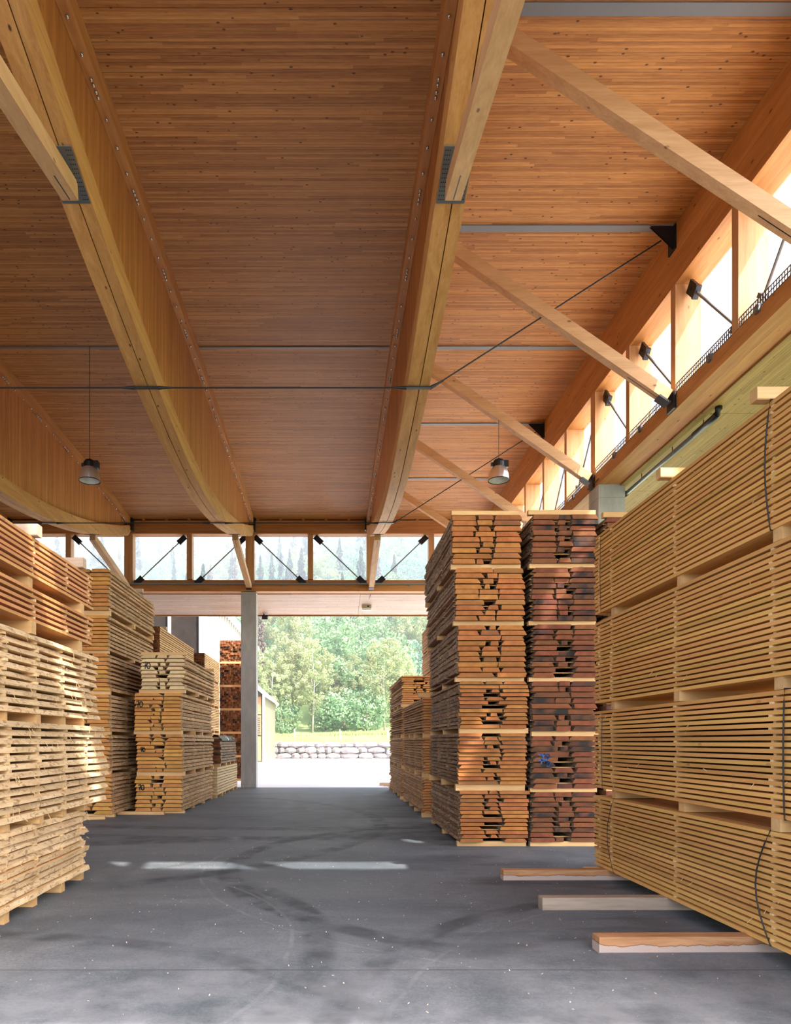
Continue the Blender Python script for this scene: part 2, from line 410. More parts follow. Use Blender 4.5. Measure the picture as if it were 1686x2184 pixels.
def leaf(name, c1, c2, c3):
    m = N(name); r = m.rnd(); co = m.coord('Object')
    p = m.vmath('ADD', co, m.comb(m.math('MULTIPLY', r, 31.0), m.math('MULTIPLY', r, 57.0), 0.0))
    a = m.noise(p, 0.55, 3.0, 0.6); b = m.white(m.vmath('MULTIPLY', p, (3.0, 3.0, 3.0)), '3D')
    col = m.ramp(m.math('ADD', m.math('MULTIPLY', a, 0.7), m.math('MULTIPLY', b, 0.3)), [(0.25, lin(c1)), (0.5, lin(c2)), (0.78, lin(c3))])
    col = m.hsv(col, m.math('ADD', 0.82, m.math('MULTIPLY', r, 0.36)), 1.0, m.math('ADD', 0.485, m.math('MULTIPLY', r, 0.03)))
    d = m.n('ShaderNodeBsdfDiffuse'); t = m.n('ShaderNodeBsdfTranslucent'); x = m.n('ShaderNodeMixShader'); x.inputs[0].default_value = 0.35
    m.l(col, d.inputs[0]); m.l(col, t.inputs[0]); m.l(d.outputs[0], x.inputs[1]); m.l(t.outputs[0], x.inputs[2])
    m.l(x.outputs[0], m.out.inputs[0]); return m.mat
M['leaf_spring'] = leaf('spring_leaves', (112,124,84), (150,158,112), (178,182,142))
M['leaf_green'] = leaf('green_leaves', (90,122,88), (124,156,112), (156,180,136))
M['leaf_blue'] = leaf('cool_green_leaves', (82,118,102), (114,148,128), (146,174,150))
M['leaf_fir'] = leaf('fir_needles', (48,64,60), (70,86,76), (96,108,94))
M['leaf_rust'] = leaf('rusty_needles', (86,78,72), (112,100,90), (134,122,110))
M['leaf_mauve'] = leaf('bare_mauve_twigs', (120,112,120), (146,138,146), (166,158,164))
M['trunk'] = wood('tree_bark', (120,108,96), (170,158,142), 'Z', 4, 6, 0.2, 0)
M['stone'] = (lambda: None)()
def stone():
    m = N('rough_field_stone'); r = m.rnd(); co = m.coord('Object')
    a = m.noise(m.vmath('ADD', co, m.comb(m.math('MULTIPLY', r, 40.0), 0.0, 0.0)), 2.0, 5.0, 0.65)
    col = m.ramp(a, [(0.3, lin((86,81,81))), (0.7, lin((132,126,125)))])
    col = m.hsv(col, m.math('ADD', 0.8, m.math('MULTIPLY', r, 0.36)))
    return m.bsdf(col, 0.9, 0.0, a, 0.6, 0.08)
M['stone'] = stone()
M['siding'] = wood('pale_siding', (92,89,72), (108,104,86), 'Z', 8, 3, 0.1, 0)
M['orange_siding'] = wood('larch_siding', (140,98,66), (164,122,88), 'X', 8, 3, 0.1, 0)
M['beige_white'] = plain('pale_batten_paint', (176, 172, 164), 0.6, 0.0, 4, 0.05)
M['net'] = plain('dark_netting', (44, 39, 36), 0.9, 0.0, 3.0, 0.3, 0.05)
M['roof_tin'] = plain('pale_roof_edge', (188, 182, 176), 0.6, 0.0, 4, 0.08)
M['membrane'] = plain('white_roof_membrane', (232, 228, 224), 0.7, 0.0, 3, 0.06)

# timber of the stacks: (sawn face, end grain, edge)
def style(key, face, end, edge, dark=None):
    return (wood('sawn_'+key, face[0], face[1], 'Y', 12, 7, 0.26, 0.35, None, 0.7, 0.015, dark),
            endgrain('end_'+key, end[0], end[1], 0.34, dark), edge,
            wood('sawn_joined_'+key, face[0], face[1], 'Y', 12, 7, 0.26, 0.35, None, 0.7, 0.015, None, True),
            endgrain('end_joined_'+key, end[0], end[1], 0.6, dark, True))
bark_pale = bark('wane_pale', (198,164,120), (226,198,156), (150,118,86), 0.35)
bark_tan = bark('wane_tan', (166,128,88), (204,168,124), (116,88,64), 0.45)
bark_dark = bark('wane_dark', (122,98,76), (176,148,120), (72,56,45), 0.55)
bark_mid = bark('wane_mid', (150,112,74), (192,152,108), (98,70,48), 0.5)
M['stick'] = wood('sticker_lath', (206,168,118), (230,196,146), 'X', 8, 12, 0.3, 0)
M['stick_dark'] = wood('sticker_lath_dark', (170,128,84), (204,162,112), 'X', 8, 12, 0.3, 0)
M['bearer'] = wood('bearer_timber', (186,142,90), (216,174,120), 'X', 10, 8, 0.2, 0.5)
M['old_bearer'] = wood('weathered_bearer', (168,138,114), (206,180,154), 'X', 10, 6, 0.2, 0.4)
def stained(name):
    m = N(name); r = m.rnd(); co = m.coord('Object'); s3 = m.sep(co)
    p = m.vmath('ADD', co, m.comb(m.math('MULTIPLY', r, 31.0), 0.0, 0.0))
    g = m.noise(m.vmath('MULTIPLY', p, (0.12, 1, 1)), 14.0, 4.0, 0.6, 0.8)
    col = m.ramp(g, [(0.3, lin((146, 96, 60))), (0.7, lin((190, 142, 100)))])
    lim = m.math('ADD', 0.0, m.math('MULTIPLY', m.noise(m.vmath('MULTIPLY', p, (1, 0, 0)), 3.0, 6.0, 0.65), 0.12))
    k = m.math('LESS_THAN', s3[2], lim)
    col = m.mix(m.math('MULTIPLY', k, m.mrange(g, 0.2, 0.6, 0.9, 0.6)), col, lin((172, 160, 154)))
    ed = m.math('MULTIPLY', m.mrange(m.math('ABSOLUTE', m.math('SUBTRACT', s3[2], lim)), 0.010, 0.003), m.math('GREATER_THAN', s3[2], lim))
    col = m.mix(m.math('MULTIPLY', ed, 0.7), col, lin((96, 54, 32)))
    return m.bsdf(col, 0.75, 0.0, g, 0.3, 0.004)
M['stained'] = stained('stained_bearer')
M['grey_bearer'] = wood('grey_bearer', (132,112,94), (176,156,136), 'X', 10, 6, 0.1, 0.5)
ST = {}
ST['fresh'] = style('fresh', ((194,140,74), (220,168,100)), ((194,140,74), (220,168,100)), None)
ST['red'] = style('red', ((172,114,66), (206,150,98)), ((172,114,66), (202,146,94)), None)
ST['pale'] = style('pale', ((206,170,118), (228,196,146)), ((204,164,110), (226,190,136)), bark_pale)
ST['gold'] = style('gold', ((178,136,88), (204,166,118)), ((168,108,48), (202,146,76)), bark_tan)
ST['grey'] = style('grey', ((190,158,114), (214,184,142)), ((186,154,108), (214,184,140)), bark_tan)
ST['orange'] = style('orange', ((140,92,52), (170,120,74)), ((134,78,34), (178,114,58)), bark_dark, ((96, 66, 46), 0.86))
ST['dark'] = style('dark', ((112,70,42), (146,96,60)), ((92,48,26), (136,76,42)), bark_dark, ((36, 29, 28), 0.5))
ST['brown'] = style('brown', ((174,124,76), (204,156,102)), ((170,108,58), (200,140,80)), bark_mid)
ST['square'] = style('square', ((186,142,92), (212,170,118)), ((86,48,27), (142,86,48)), None, ((34, 22, 17), 0.6))

# ------------------------------------------------------------------ hall dimensions
YC = 15.4                                   # middle of the hall in depth
Y_FAR, Y_NEAR = 26.3, 4.5                   # inner faces of the end walls
X_R = 5.69                                  # inner face of the right wall
X_L = -17.0
GRID = [5.95, 1.43, -3.12, -7.67, -12.22]
BAY = 3.63
def roof_z(y): return CAMZ + 8.65 - 0.0028*(y-YC)**2
def low_z(y):
    t = abs(y-YC); return CAMZ + 5.65 + 0.0335*t**1.73 + (max(0.0, t-10.2)/0.62)**2*0.22
def ylist(a, b, n): return [a+(b-a)*i/n for i in range(n+1)]
random.seed(7)

# ------------------------------------------------------------------ ground
b = MB(); b.box(-40, 14, 3.4, 26.45, -0.3, 0.0)
floor = tag(b.build('floor', M['asphalt']), 'dark grey worn asphalt floor with tyre marks and pale dust, daylight painted in at the front', kind='structure')
b = MB(); b.box(-60, 34, 26.45, 74.0, -0.3, -0.004)
tag(b.build('yard', M['yard']), 'sunlit pale gravel yard beyond the hall', kind='structure')
M['dark_asphalt'] = plain('dark_asphalt', (84, 86, 90), 0.8, 0.0, 5, 0.15)
b = MB(); b.box(-40, 14, -30, 3.4, -0.3, -0.001)
tag(b.build('forecourt', M['dark_asphalt']), 'dark asphalt forecourt in front of the hall', kind='structure')
# unseen slope added behind the viewer to hold back low skylight
b = MB(); xs = [-260+20*i for i in range(27)]; ys = [-30, -50, -70, -95, -120, -150, -180]
for y in ys:
    for x in xs: b.v.append((x, y, -0.1+max(0, -30-y)*0.10+1.5*math.sin(x*0.05+y*0.03)*(1 if y < -30 else 0)))
for j in range(len(ys)-1):
    for i in range(26): b.f.append((j*27+i, (j+1)*27+i, (j+1)*27+i+1, j*27+i+1)); b.m.append(0)
M['sky_block'] = plain('added_slope', (72, 86, 58), 0.9, 0.0, 0.4, 0.35)
tag(b.build('added_slope', M['sky_block'], smooth=True), 'unseen slope added behind the viewer to block low skylight', kind='structure')

def terr(x, y):
    """meadow above the stone wall, then the wooded hillside"""
    if y <= 74.2: base = 1.55
    elif y < 86: base = 1.55 + (y-74.2)*0.085
    else: base = 2.55 + (y-86)*0.12 + max(0, y-100)*0.26
    side = min(1.0, max(0.0, (x-6.5)/6.0))
    if y < 86: base = base*(1-0.85*side*(1-max(0,(y-74.2))/11.8))
    return base + 0.25*math.sin(x*0.31)*math.sin(y*0.23) + (3.0*math.sin(x*0.035+1.0)+2.0*math.sin(x*0.071))*min(1,max(0,(y-95)/60.0))
b = MB()
xs = [-150+4*i for i in range(66)]; ys = [73.6, 74.2, 76, 78, 80, 82, 84, 86, 89, 92, 96] + [100+8*i for i in range(24)]
for y in ys:
    for x in xs:
        b.v.append((x, y, terr(x, y) if y > 73.7 else -0.2))
W = len(xs)
for j in range(len(ys)-1):
    for i in range(W-1):
        b.f.append((j*W+i, j*W+i+1, (j+1)*W+i+1, (j+1)*W+i)); b.m.append(0)
tag(b.build('hillside', M['grass'], smooth=True), 'green meadow bank rising into a wooded hillside', kind='structure')
b = MB(); b.box(14, 60, -14, 74, -0.3, 0.02)
tag(b.build('side_meadow', M['grass']), 'green meadow along the right side of the hall', kind='structure')

# ------------------------------------------------------------------ roof
ceiling = tag(empty('ceiling', (0, 0, 10)), kind='structure')
strips_x = [X_L] + [GRID[4], GRID[3], GRID[2], GRID[1]] + [X_R+0.5]
seams = [Y_NEAR-0.4] + [YC+BAY*k for k in (-2,-1,0,1,2)] + [Y_FAR+0.4]
for i in range(len(strips_x)-1):
    for j in range(len(seams)-1):
        b = MB(); b.strip(strips_x[i]+0.004, strips_x[i+1]-0.004, ylist(seams[j]+0.004, seams[j+1]-0.004, 5), lambda y: roof_z(y)-10, lambda y: roof_z(y)-10+0.16)
        b.build('roof_panel', M['roof'], ceiling)
b = MB(); b.strip(X_L-1.0, X_R+1.2, ylist(Y_NEAR-1.0, Y_FAR+1.0, 16), lambda y: roof_z(y)-10+0.165, lambda y: roof_z(y)-10+0.45)
b.build('roof_deck', M['roof_tin'], ceiling)
# flat steel straps under the right-hand bay and a slim one under the left bays
for k in (-2, -1, 0, 1, 2):
    y = YC + BAY*k; z = roof_z(y)-10; h = 0.075 if k < 0 else 0.06
    b = MB(); b.box(GRID[1]+0.2, X_R-0.0, y-h, y+h, z-0.022, z-0.001)
    b.build('steel_strap', M['strap'], ceiling)
y = YC; z = roof_z(y)-10
for i in range(3):
    b = MB(); b.box(GRID[4-i]+0.2, GRID[3-i]-0.2, y-0.03, y+0.03, z-0.02, z-0.001)
    b.build('steel_strap', M['strap'], ceiling)
# corner plates where the straps meet the right wall
for k in (-1, 1):
    y = YC+BAY*k; z = roof_z(y)-10
    b = MB(); b.poly([(X_R-0.42, y-0.075, z-0.03), (X_R-0.01, y-0.075, z-0.03), (X_R-0.01, y-0.075, z-0.42)])
    b.poly([(X_R-0.42, y-0.045, z-0.03), (X_R-0.01, y-0.045, z-0.42), (X_R-0.01, y-0.045, z-0.03)])
    b.box(X_R-0.03, X_R-0.002, y-0.12, y+0.12, z-0.42, z-0.02)
    b.build('corner_plate', M['black_steel'], ceiling)

# ------------------------------------------------------------------ fish-bellied roof beams
def place_bolt(b, x, y, z, r=0.022):
    b.lathe([(r,-0.004),(r,-0.02),(r*0.6,-0.034),(0.001,-0.036)], (x, y, z), 8)
beam_labels = {1: 'long bellied timber roof beam carrying the right-hand diagonal braces', 2: 'long bellied timber roof beam above the concrete column',
               3: 'bellied timber roof beam curving down at the left edge behind a lamp', 4: 'leftmost bellied timber roof beam, mostly cut by the left edge'}
for gi in (1, 2, 3, 4):
    c = GRID[gi]; root = empty('roof_beam', (c, YC, CAMZ+5.65))
    tag(root, beam_labels[gi], 'roof beam', 'bellied roof beams')
    zz = root.location.z
    ys = [y-YC for y in ylist(Y_NEAR+0.08, Y_FAR-0.08, 44)]
    top = lambda t: roof_z(t+YC)-zz-0.004
    bot = lambda t: low_z(t+YC)-zz
    for (xa, xb) in ((-0.185, -0.045), (0.045, 0.185)):
        b = MB(); b.strip(xa, xb, ys, lambda t: top(t)-0.26, top); b.build('top_chord', M['glulam_y'], root)
    for (xa, xb) in ((-0.185, 0.018), (0.032, 0.185)):
        b = MB(); b.strip(xa, xb, ys, lambda t: min(bot(t), top(t)-0.27), lambda t: min(bot(t)+0.38, top(t)-0.262)); b.build('lower_chord', M['chord'], root)
    wy = [t for t in ys if bot(t)+0.2 < top(t)-0.2]
    n = 9
    for k in range(n):
        a, e = wy[0]+(wy[-1]-wy[0])*k/n, wy[0]+(wy[-1]-wy[0])*(k+1)/n
        b = MB(); b.strip(-0.04, 0.04, ylist(a+0.002, e-0.002, 6), lambda t: bot(t)+0.1, lambda t: top(t)-0.02)
        b.build('web_panel', M['web'], root)
    b = MB()
    t = -10.2; i = 0
    while t < 10.3:
        for s in (-0.115, 0.115):
            for d in ((0.0,) if i % 4 else (-0.13, -0.05, 0.05, 0.13)):
                place_bolt(b, s, t+d, top(t+d)-0.26)
        t += 0.46; i += 1
    tag(b.build('bolt_heads', M['bolt'], root, smooth=True), kind='stuff')
    for sgn in (-1, 1):
        tp = sgn*7.05
        # perforated plate under the chord
        b = MB(); y0, y1 = sorted((tp-sgn*0.22, tp+sgn*0.42)); sl = (bot(y1)-bot(y0))/(y1-y0)
        def pz(t): return bot(y0)+sl*(t-y0)-0.012
        b.strip(-0.17, 0.17, [y0, y1], lambda t: pz(t)-0.006, lambda t: pz(t)+0.004)
        pl = b.build('perforated_plate', M['steel'], root)
        b = MB()
        for ix in range(3):
            for iy in range(12):
                for s in (-1, 1):
                    yy = y0+0.04+iy*0.05; xx = s*(0.10+ix*0.024); q = 0.006
                    b.quad((xx-q,yy-q,pz(yy-q)-0.0065),(xx-q,yy+q,pz(yy+q)-0.0065),(xx+q,yy+q,pz(yy+q)-0.0065),(xx+q,yy-q,pz(yy-q)-0.0065))
        tag(b.build('plate_holes', M['black'], pl), kind='stuff')
        # strut down to the end wall
        ye = (Y_NEAR if sgn < 0 else Y_FAR)-YC
        a = Vector((0, tp, bot(tp)-0.09)); e = Vector((0, ye-0.07*sgn, CAMZ+5.79-zz))
        b = MB(); b.bar(a, e, 0.19, 0.2); st = b.build('strut', M['strut'], root)
        b = MB(); d = (e-a).normalized(); up = Vector((1,0,0)).cross(d); up = up if up.z < 0 else -up
        b.bar(a+up*0.1005+d*0.02, a+up*0.1005+d*0.5, 0.014, 0.003, up); b.build('slot', M['black'], st)
        b = MB(); b.bar(e-d*0.16+up*0.1, e-d*0.02+up*0.1, 0.2, 0.03, up); b.build('shoe', M['black_steel'], st)

# ------------------------------------------------------------------ diagonal braces to the right wall
for k in (-2, -1, 0, 1, 2):
    y = YC+BAY*k
    root = empty('diagonal_brace', (X_R, y, CAMZ+5.7))
    tag(root, {-2: 'nearest diagonal timber brace crossing the upper right corner', -1: 'second diagonal timber brace from the camera, ending beside a steel shoe on the right rail',
               0: 'diagonal timber brace ending on the head of the right concrete column', 1: 'diagonal timber brace dropping behind the dark board stack',
               2: 'farthest diagonal timber brace, just above the orange board stack'}[k], 'brace', 'diagonal braces on the right')
    a = Vector((-0.09, 0, 0.07)); e = Vector((GRID[1]+0.26-X_R, 0, roof_z(y)-CAMZ-5.7-0.16))
    b = MB(); b.bar(a, e, 0.16, 0.2); b.build('timber', M['brace'], root)
    d = (e-a).normalized()
    b = MB(); b.bar(a+d*0.0+Vector((0,0,-0.125)), a+d*0.22+Vector((0,0,-0.125)), 0.2, 0.03); b.box(-0.05, -0.003, -0.12, 0.12, -0.16, 0.12)
    b.build('steel_shoe', M['black_steel'], root)
    b = MB(); n_ = Vector((d.z,0,-d.x)); n_ = n_ if n_.z < 0 else -n_
    b.bar(a+d*0.1+n_*0.1005, a+d*0.75+n_*0.1005, 0.012, 0.003, n_); b.build('slot', M['black'], root)

# ------------------------------------------------------------------ right wall with clerestory
def rod(parent, a, e, out, r=0.023):
    """round steel tie with a plate bracket at both ends"""
    a, e, out = Vector(a), Vector(e), Vector(out); d = (e-a).normalized()
    b = MB(); b.tube([a, e], r, 8); o = b.build('tie', M['strap'], parent)
    for p, s in ((a, 1), (e, -1)):
        b = MB(); q = p+d*(s*0.10)
        side = d.cross(out).normalized()
        b.bar(p-d*(s*0.13), p+d*(s*0.2), 0.2, 0.05, out)
        b.bar(p+d*(s*0.2)-side*0.1, p+d*(s*0.2)+side*0.1, 0.06, 0.09, out)
        b.tube([p-out*0.04, p+out*0.04], 0.035, 8)
        b.build('bracket', M['black_steel'], o)

wall_right = tag(empty('wall_right', (X_R, YC, CAMZ+5.5)), kind='structure')
zz = CAMZ+5.5
ys = [y-YC for y in ylist(Y_NEAR-0.3, Y_FAR+0.45, 24)]
b = MB(); b.strip(0, 0.45, ys, lambda t: 8.08-5.5+0.003, lambda t: roof_z(t+YC)-zz-0.004); b.build('upper_fascia', M['glulam_y'], wall_right)
b = MB(); b.strip(0, 0.45, ys, lambda t: 7.62-5.5, lambda t: 8.08-5.5-0.003); b.build('lower_fascia', M['glulam_y'], wall_right)
b = MB(); b.strip(0, 0.23, ys, lambda t: 0.03, lambda t: 0.30); b.build('rail_beam', M['glulam_y'], wall_right)
b = MB(); b.strip(0.235, 0.47, ys, lambda t: 0.035, lambda t: 0.46); b.build('sill_beam', M['glulam_y'], wall_right)
for k in range(-6, 7):
    t = 1.815*k; w = 0.08 if k % 6 else 0.13
    b = MB(); b.box(0.0, 0.44, t-w, t+w, 0.31, 7.615-5.5); b.build('post', M['glulam_z'], wall_right)
for k in range(-6, 6):
    b = MB(); b.box(0.425, 0.433, 1.815*k+0.085, 1.815*(k+1)-0.085, 0.465, 7.615-5.5); b.build('pane', M['glass'], wall_right)
for k in range(-6, 6):
    t0, t1 = 1.815*k, 1.815*(k+1)
    hi, lo = 2.0, 0.45
    down_near = k in (-1, -2, -3, 3, 4, 5) and k < 0          # top at the far post, foot at the near post
    if k >= 0: a, e = (0.2, t0+0.22, hi-0.06), (0.2, t1-0.2, lo)
    elif down_near: a, e = (0.2, t1-0.24, hi-0.06), (0.2, t0+0.2, lo)
    else: a, e = (0.2, t0+0.24, hi-0.06), (0.2, t1-0.2, lo)
    rod(wall_right, a, e, (1,0,0))
# perforated cable tray on the rail
b = MB(); t = ys[0]
L = ys[-1]-ys[0]
for z in (0.32, 0.385, 0.45): b.box(0.015, 0.022, ys[0], ys[-1], z, z+0.016)
k = 0
while t < ys[-1]:
    b.box(0.0155, 0.0215, t, t+0.022, 0.32, 0.46); t += 0.055
for z in (0.02, 0.09): b.box(z, z+0.012, ys[0], ys[-1], 0.31, 0.318)
tag(b.build('cable_tray', M['steel'], wall_right), kind='stuff')
for k in range(-9, 10):
    b = MB(); t = 1.2*k; b.box(-0.035, 0.02, t-0.05, t+0.05, 0.24, 0.34); b.tube([(-0.05,t,0.28),(0.0,t,0.28)], 0.025, 8)
    b.build('tray_clamp', M['steel'], wall_right)
# side canopy soffit
for j in range(len(seams)-1):
    b = MB(); b.box(0.475, 4.8, seams[j]-YC+0.006, seams[j+1]-YC-0.006, 0.0, 0.2); b.build('soffit_panel', M['soffit_side'], wall_right)
b = MB(); b.box(0.24, 5.0, Y_NEAR-5-YC, Y_FAR+3.0-YC, 0.205, 0.4); b.build('canopy_deck', M['membrane'], wall_right)

# ------------------------------------------------------------------ end walls with clerestory
def end_wall(name, yin, s):
    """s=+1 far wall (outside is +Y), s=-1 near wall"""
    root = tag(empty(name, (0, yin, CAMZ+5.6)), kind='structure')
    zz = 5.6
    def bx(n, x0, x1, d0, d1, z0, z1, mt):
        b = MB(); y0, y1 = sorted((d0*s, d1*s)); b.box(x0, x1, y0, y1, z0-zz, z1-zz); return b.build(n, mt, root)
    bounds = [X_L] + GRID[::-1][0:4] + [X_R-0.01]
    for i in range(len(bounds)-1):
        bx('fascia_beam', bounds[i]+0.003, bounds[i+1]-0.003, 0.0, 0.44, 7.8, 8.29, M['glulam_x'])
    bx('rail_beam', X_L, X_R-0.01, 0.0, 0.22, 5.645, 5.88, M['glulam_x'])
    bx('sill_beam', X_L, X_R-0.01, 0.23, 0.45, 5.65, 6.12, M['glulam_x'])
    xs = [GRID[1]+2.272*k for k in range(-8, 2)]
    for i, x in enumerate(xs):
        big = (i % 2 == 0)
        w = 0.16 if big else 0.1
        bx('post', x-w, x+w, 0.06 if big else 0.1, 0.44, 5.885 if big else 6.125, 7.795, M['glulam_z'])
    for i in range(len(xs)-1):
        bx('pane', xs[i]+0.1, xs[i+1]-0.1, 0.415, 0.423, 6.12, 7.795, M['glass'])
    bx('pane', X_L, xs[0]-0.1, 0.415, 0.423, 6.12, 7.795, M['glass'])
    bx('pane', xs[-1]+0.1, X_R, 0.415, 0.423, 6.12, 7.795, M['glass'])
    # tie direction per bay, counted from the beam above the right braces
    up_right = {-1: False, -2: False, -3: True, -4: True, -5: False, -6: False, 0: True, -7: True, -8: True}
    for k in range(-8, 1):
        x0, x1 = GRID[1]+2.272*k, GRID[1]+2.272*(k+1)
        if k == 0: x1 = x0+2.272
        d = 0.2*s
        lo, hi = 6.05-zz, 7.66-zz
        if up_right[k]: a, e = (x0+0.32, d, lo), (x1-0.26, d, hi)
        else: a, e = (x1-0.32, d, lo), (x0+0.26, d, hi)
        rod(root, a, e, (0, s, 0))
    b = MB(); b.box(X_L, X_R-0.1, min(-0.05*s,-0.01*s), max(-0.05*s,-0.01*s), 5.885-zz, 5.945-zz); b.build('cable_tray', M['steel'], root)
    for k in range(-11, 5):
        b = MB(); x = 0.5+1.18*k; b.box(x-0.025, x+0.025, min(-0.03*s,0), max(-0.03*s,0), 5.83-zz, 5.89-zz); b.build('tray_clamp', M['steel'], root)
    b = MB(); b.tube([(X_L, -0.02*s, 8.31-zz), (X_R-0.1, -0.02*s, 8.31-zz)], 0.012, 6); b.build('conduit', M['black_steel'], root)
    for gi in (1, 2, 3, 4):
        b = MB(); b.box(GRID[gi]-0.24, GRID[gi]-0.19, min(-0.3*s,-0.02*s), max(-0.3*s,-0.02*s), 7.85-zz, 8.3-zz)
        b.box(GRID[gi]+0.19, GRID[gi]+0.24, min(-0.3*s,-0.02*s), max(-0.3*s,-0.02*s), 7.85-zz, 8.3-zz); b.build('hanger_plate', M['black_steel'], root)
    return root
wall_far = end_wall('wall_far', Y_FAR, 1)
wall_near = end_wall('wall_near', Y_NEAR, -1)
for k in range(-13, 5):
    b = MB(); x = 0.85*k+0.6; b.box(x-0.05, x+0.05, -0.16, -0.01, 8.29-5.6, 8.335-5.6); b.build('roof_cleat', M['glulam_y'], wall_far)

# canopy beyond the far wall (gently falling outwards)
b = MB()
c0, c1 = 0.46, 3.2
za, zb = 5.62-5.6, 5.33-5.6
def slab(b, x0, x1, y0, y1, z0, z1, th):
    n = len(b.v); b.v += [(x0,y0,z0),(x1,y0,z0),(x1,y1,z1),(x0,y1,z1),(x0,y0,z0+th),(x1,y0,z0+th),(x1,y1,z1+th),(x0,y1,z1+th)]
    for f in ((0,3,2,1),(4,5,6,7),(0,1,5,4),(1,2,6,5),(2,3,7,6),(3,0,4,7)): b.f.append(tuple(n+i for i in f)); b.m.append(0)
for i, (x0, x1) in enumerate(((X_L, -12.0), (-12.0, -7.6), (-7.6, -3.0), (-3.0, 1.05), (1.05, 5.6), (5.6, 10.4))):
    b = MB(); slab(b, x0+0.004, x1-0.004, c0, c1, za, zb, 0.14); b.build('soffit_panel', M['soffit'], wall_far)
b = MB(); slab(b, X_L, 10.4, 0.46, c1+0.1, za+0.145, zb+0.145, 0.2); b.build('canopy_deck', M['membrane'], wall_far)
b = MB(); b.box(X_L, 10.4, c1-0.01, c1+0.05, zb-0.05, zb+0.14); b.build('canopy_edge', M['glulam_x'], wall_far)
b = MB(); b.box(X_L, 10.4, -5.0, -0.46, 0.05, 0.19); b.build('soffit_panel', M['soffit'], wall_near)
M['bitumen'] = plain('dark_bitumen_roofing', (52, 52, 54), 0.85, 0.0, 6, 0.15)
b = MB(); b.box(X_L, 10.4, -5.02, -0.45, 0.195, 0.3); b.build('canopy_deck', M['bitumen'], wall_near)

wall_left = tag(empty('wall_left', (X_L, YC, 0)), kind='structure')
b = MB(); b.box(-0.3, 0.0, Y_NEAR-0.5-YC, Y_FAR+0.5-YC, 0, 9.6); b.build('board_wall', M['web'], wall_left)

# ------------------------------------------------------------------ tie rods across the hall
for k, lab in ((-1, 'nearer thin steel tie rod crossing the hall under the bellied beams'), (1, 'farther thin steel tie rod crossing the hall near the far clerestory')):
    y = YC+BAY*k; z = low_z(y)-0.03
    root = tag(empty('tie_rod', (GRID[1], y, z)), lab, 'tie rod', 'tie rods across the hall')
    prev = X_L
    for gi in (4, 3, 2, 1):
        b = MB(); b.tube([(prev+0.25-GRID[1], 0, 0), (GRID[gi]-0.28-GRID[1], 0, 0)], 0.013, 8); b.build('rod', M['cable'], root)
        b = MB(); b.box(GRID[gi]-0.22-GRID[1], GRID[gi]+0.22-GRID[1], -0.035, 0.035, -0.012, 0.012)
        for s in (-1, 1): b.tube([(GRID[gi]+s*0.2-GRID[1],0,0),(GRID[gi]+s*0.42-GRID[1],0,0 if not (gi == 1 and s > 0) else 0.12)], [0.032, 0.014], 8)
        b.build('connector_plate', M['black_steel'], root)
        prev = GRID[gi]
    b = MB(); b.tube([(0.25, 0, 0.02), (X_R-0.2-GRID[1], 0, roof_z(y)-0.22-z)], 0.013, 8); b.build('rod', M['cable'], root)

# ------------------------------------------------------------------ concrete columns
def column(cx, cy, lab, w=0.57, d=0.57):
    root = tag(empty('concrete_column', (cx, cy, 0)), lab, 'column', 'concrete columns')
    z = 0.0
    for z1 in (2.05, 4.5, 6.95, 7.325):
        b = MB(); b.box(-w/2, w/2, -d/2, d/2, z+0.004, z1-0.004); b.build('cast_section', M['concrete'], root); z = z1
    b = MB(); b.box(-w/2+0.012, w/2-0.012, -d/2+0.012, d/2-0.012, 0.0, 7.3); b.build('joint_core', M['concrete'], root)
    return root
column(-3.15, Y_FAR+0.29, 'square grey concrete column standing in the far opening')
column(5.98, YC-0.03, 'grey concrete column head above the dark board stacks on the right')
column(5.98, Y_FAR+0.29, 'concrete column at the far right corner behind the stacks')
column(-12.2, Y_FAR+0.29, 'concrete column far left behind the stacks')
b = MB(); b.box(5.66, 6.36, YC-0.36, YC+0.3, 7.33, 7.345)
tag(b.build('bearing_plate', M['steel']), 'thin steel bearing plate on the right concrete column head', 'plate')

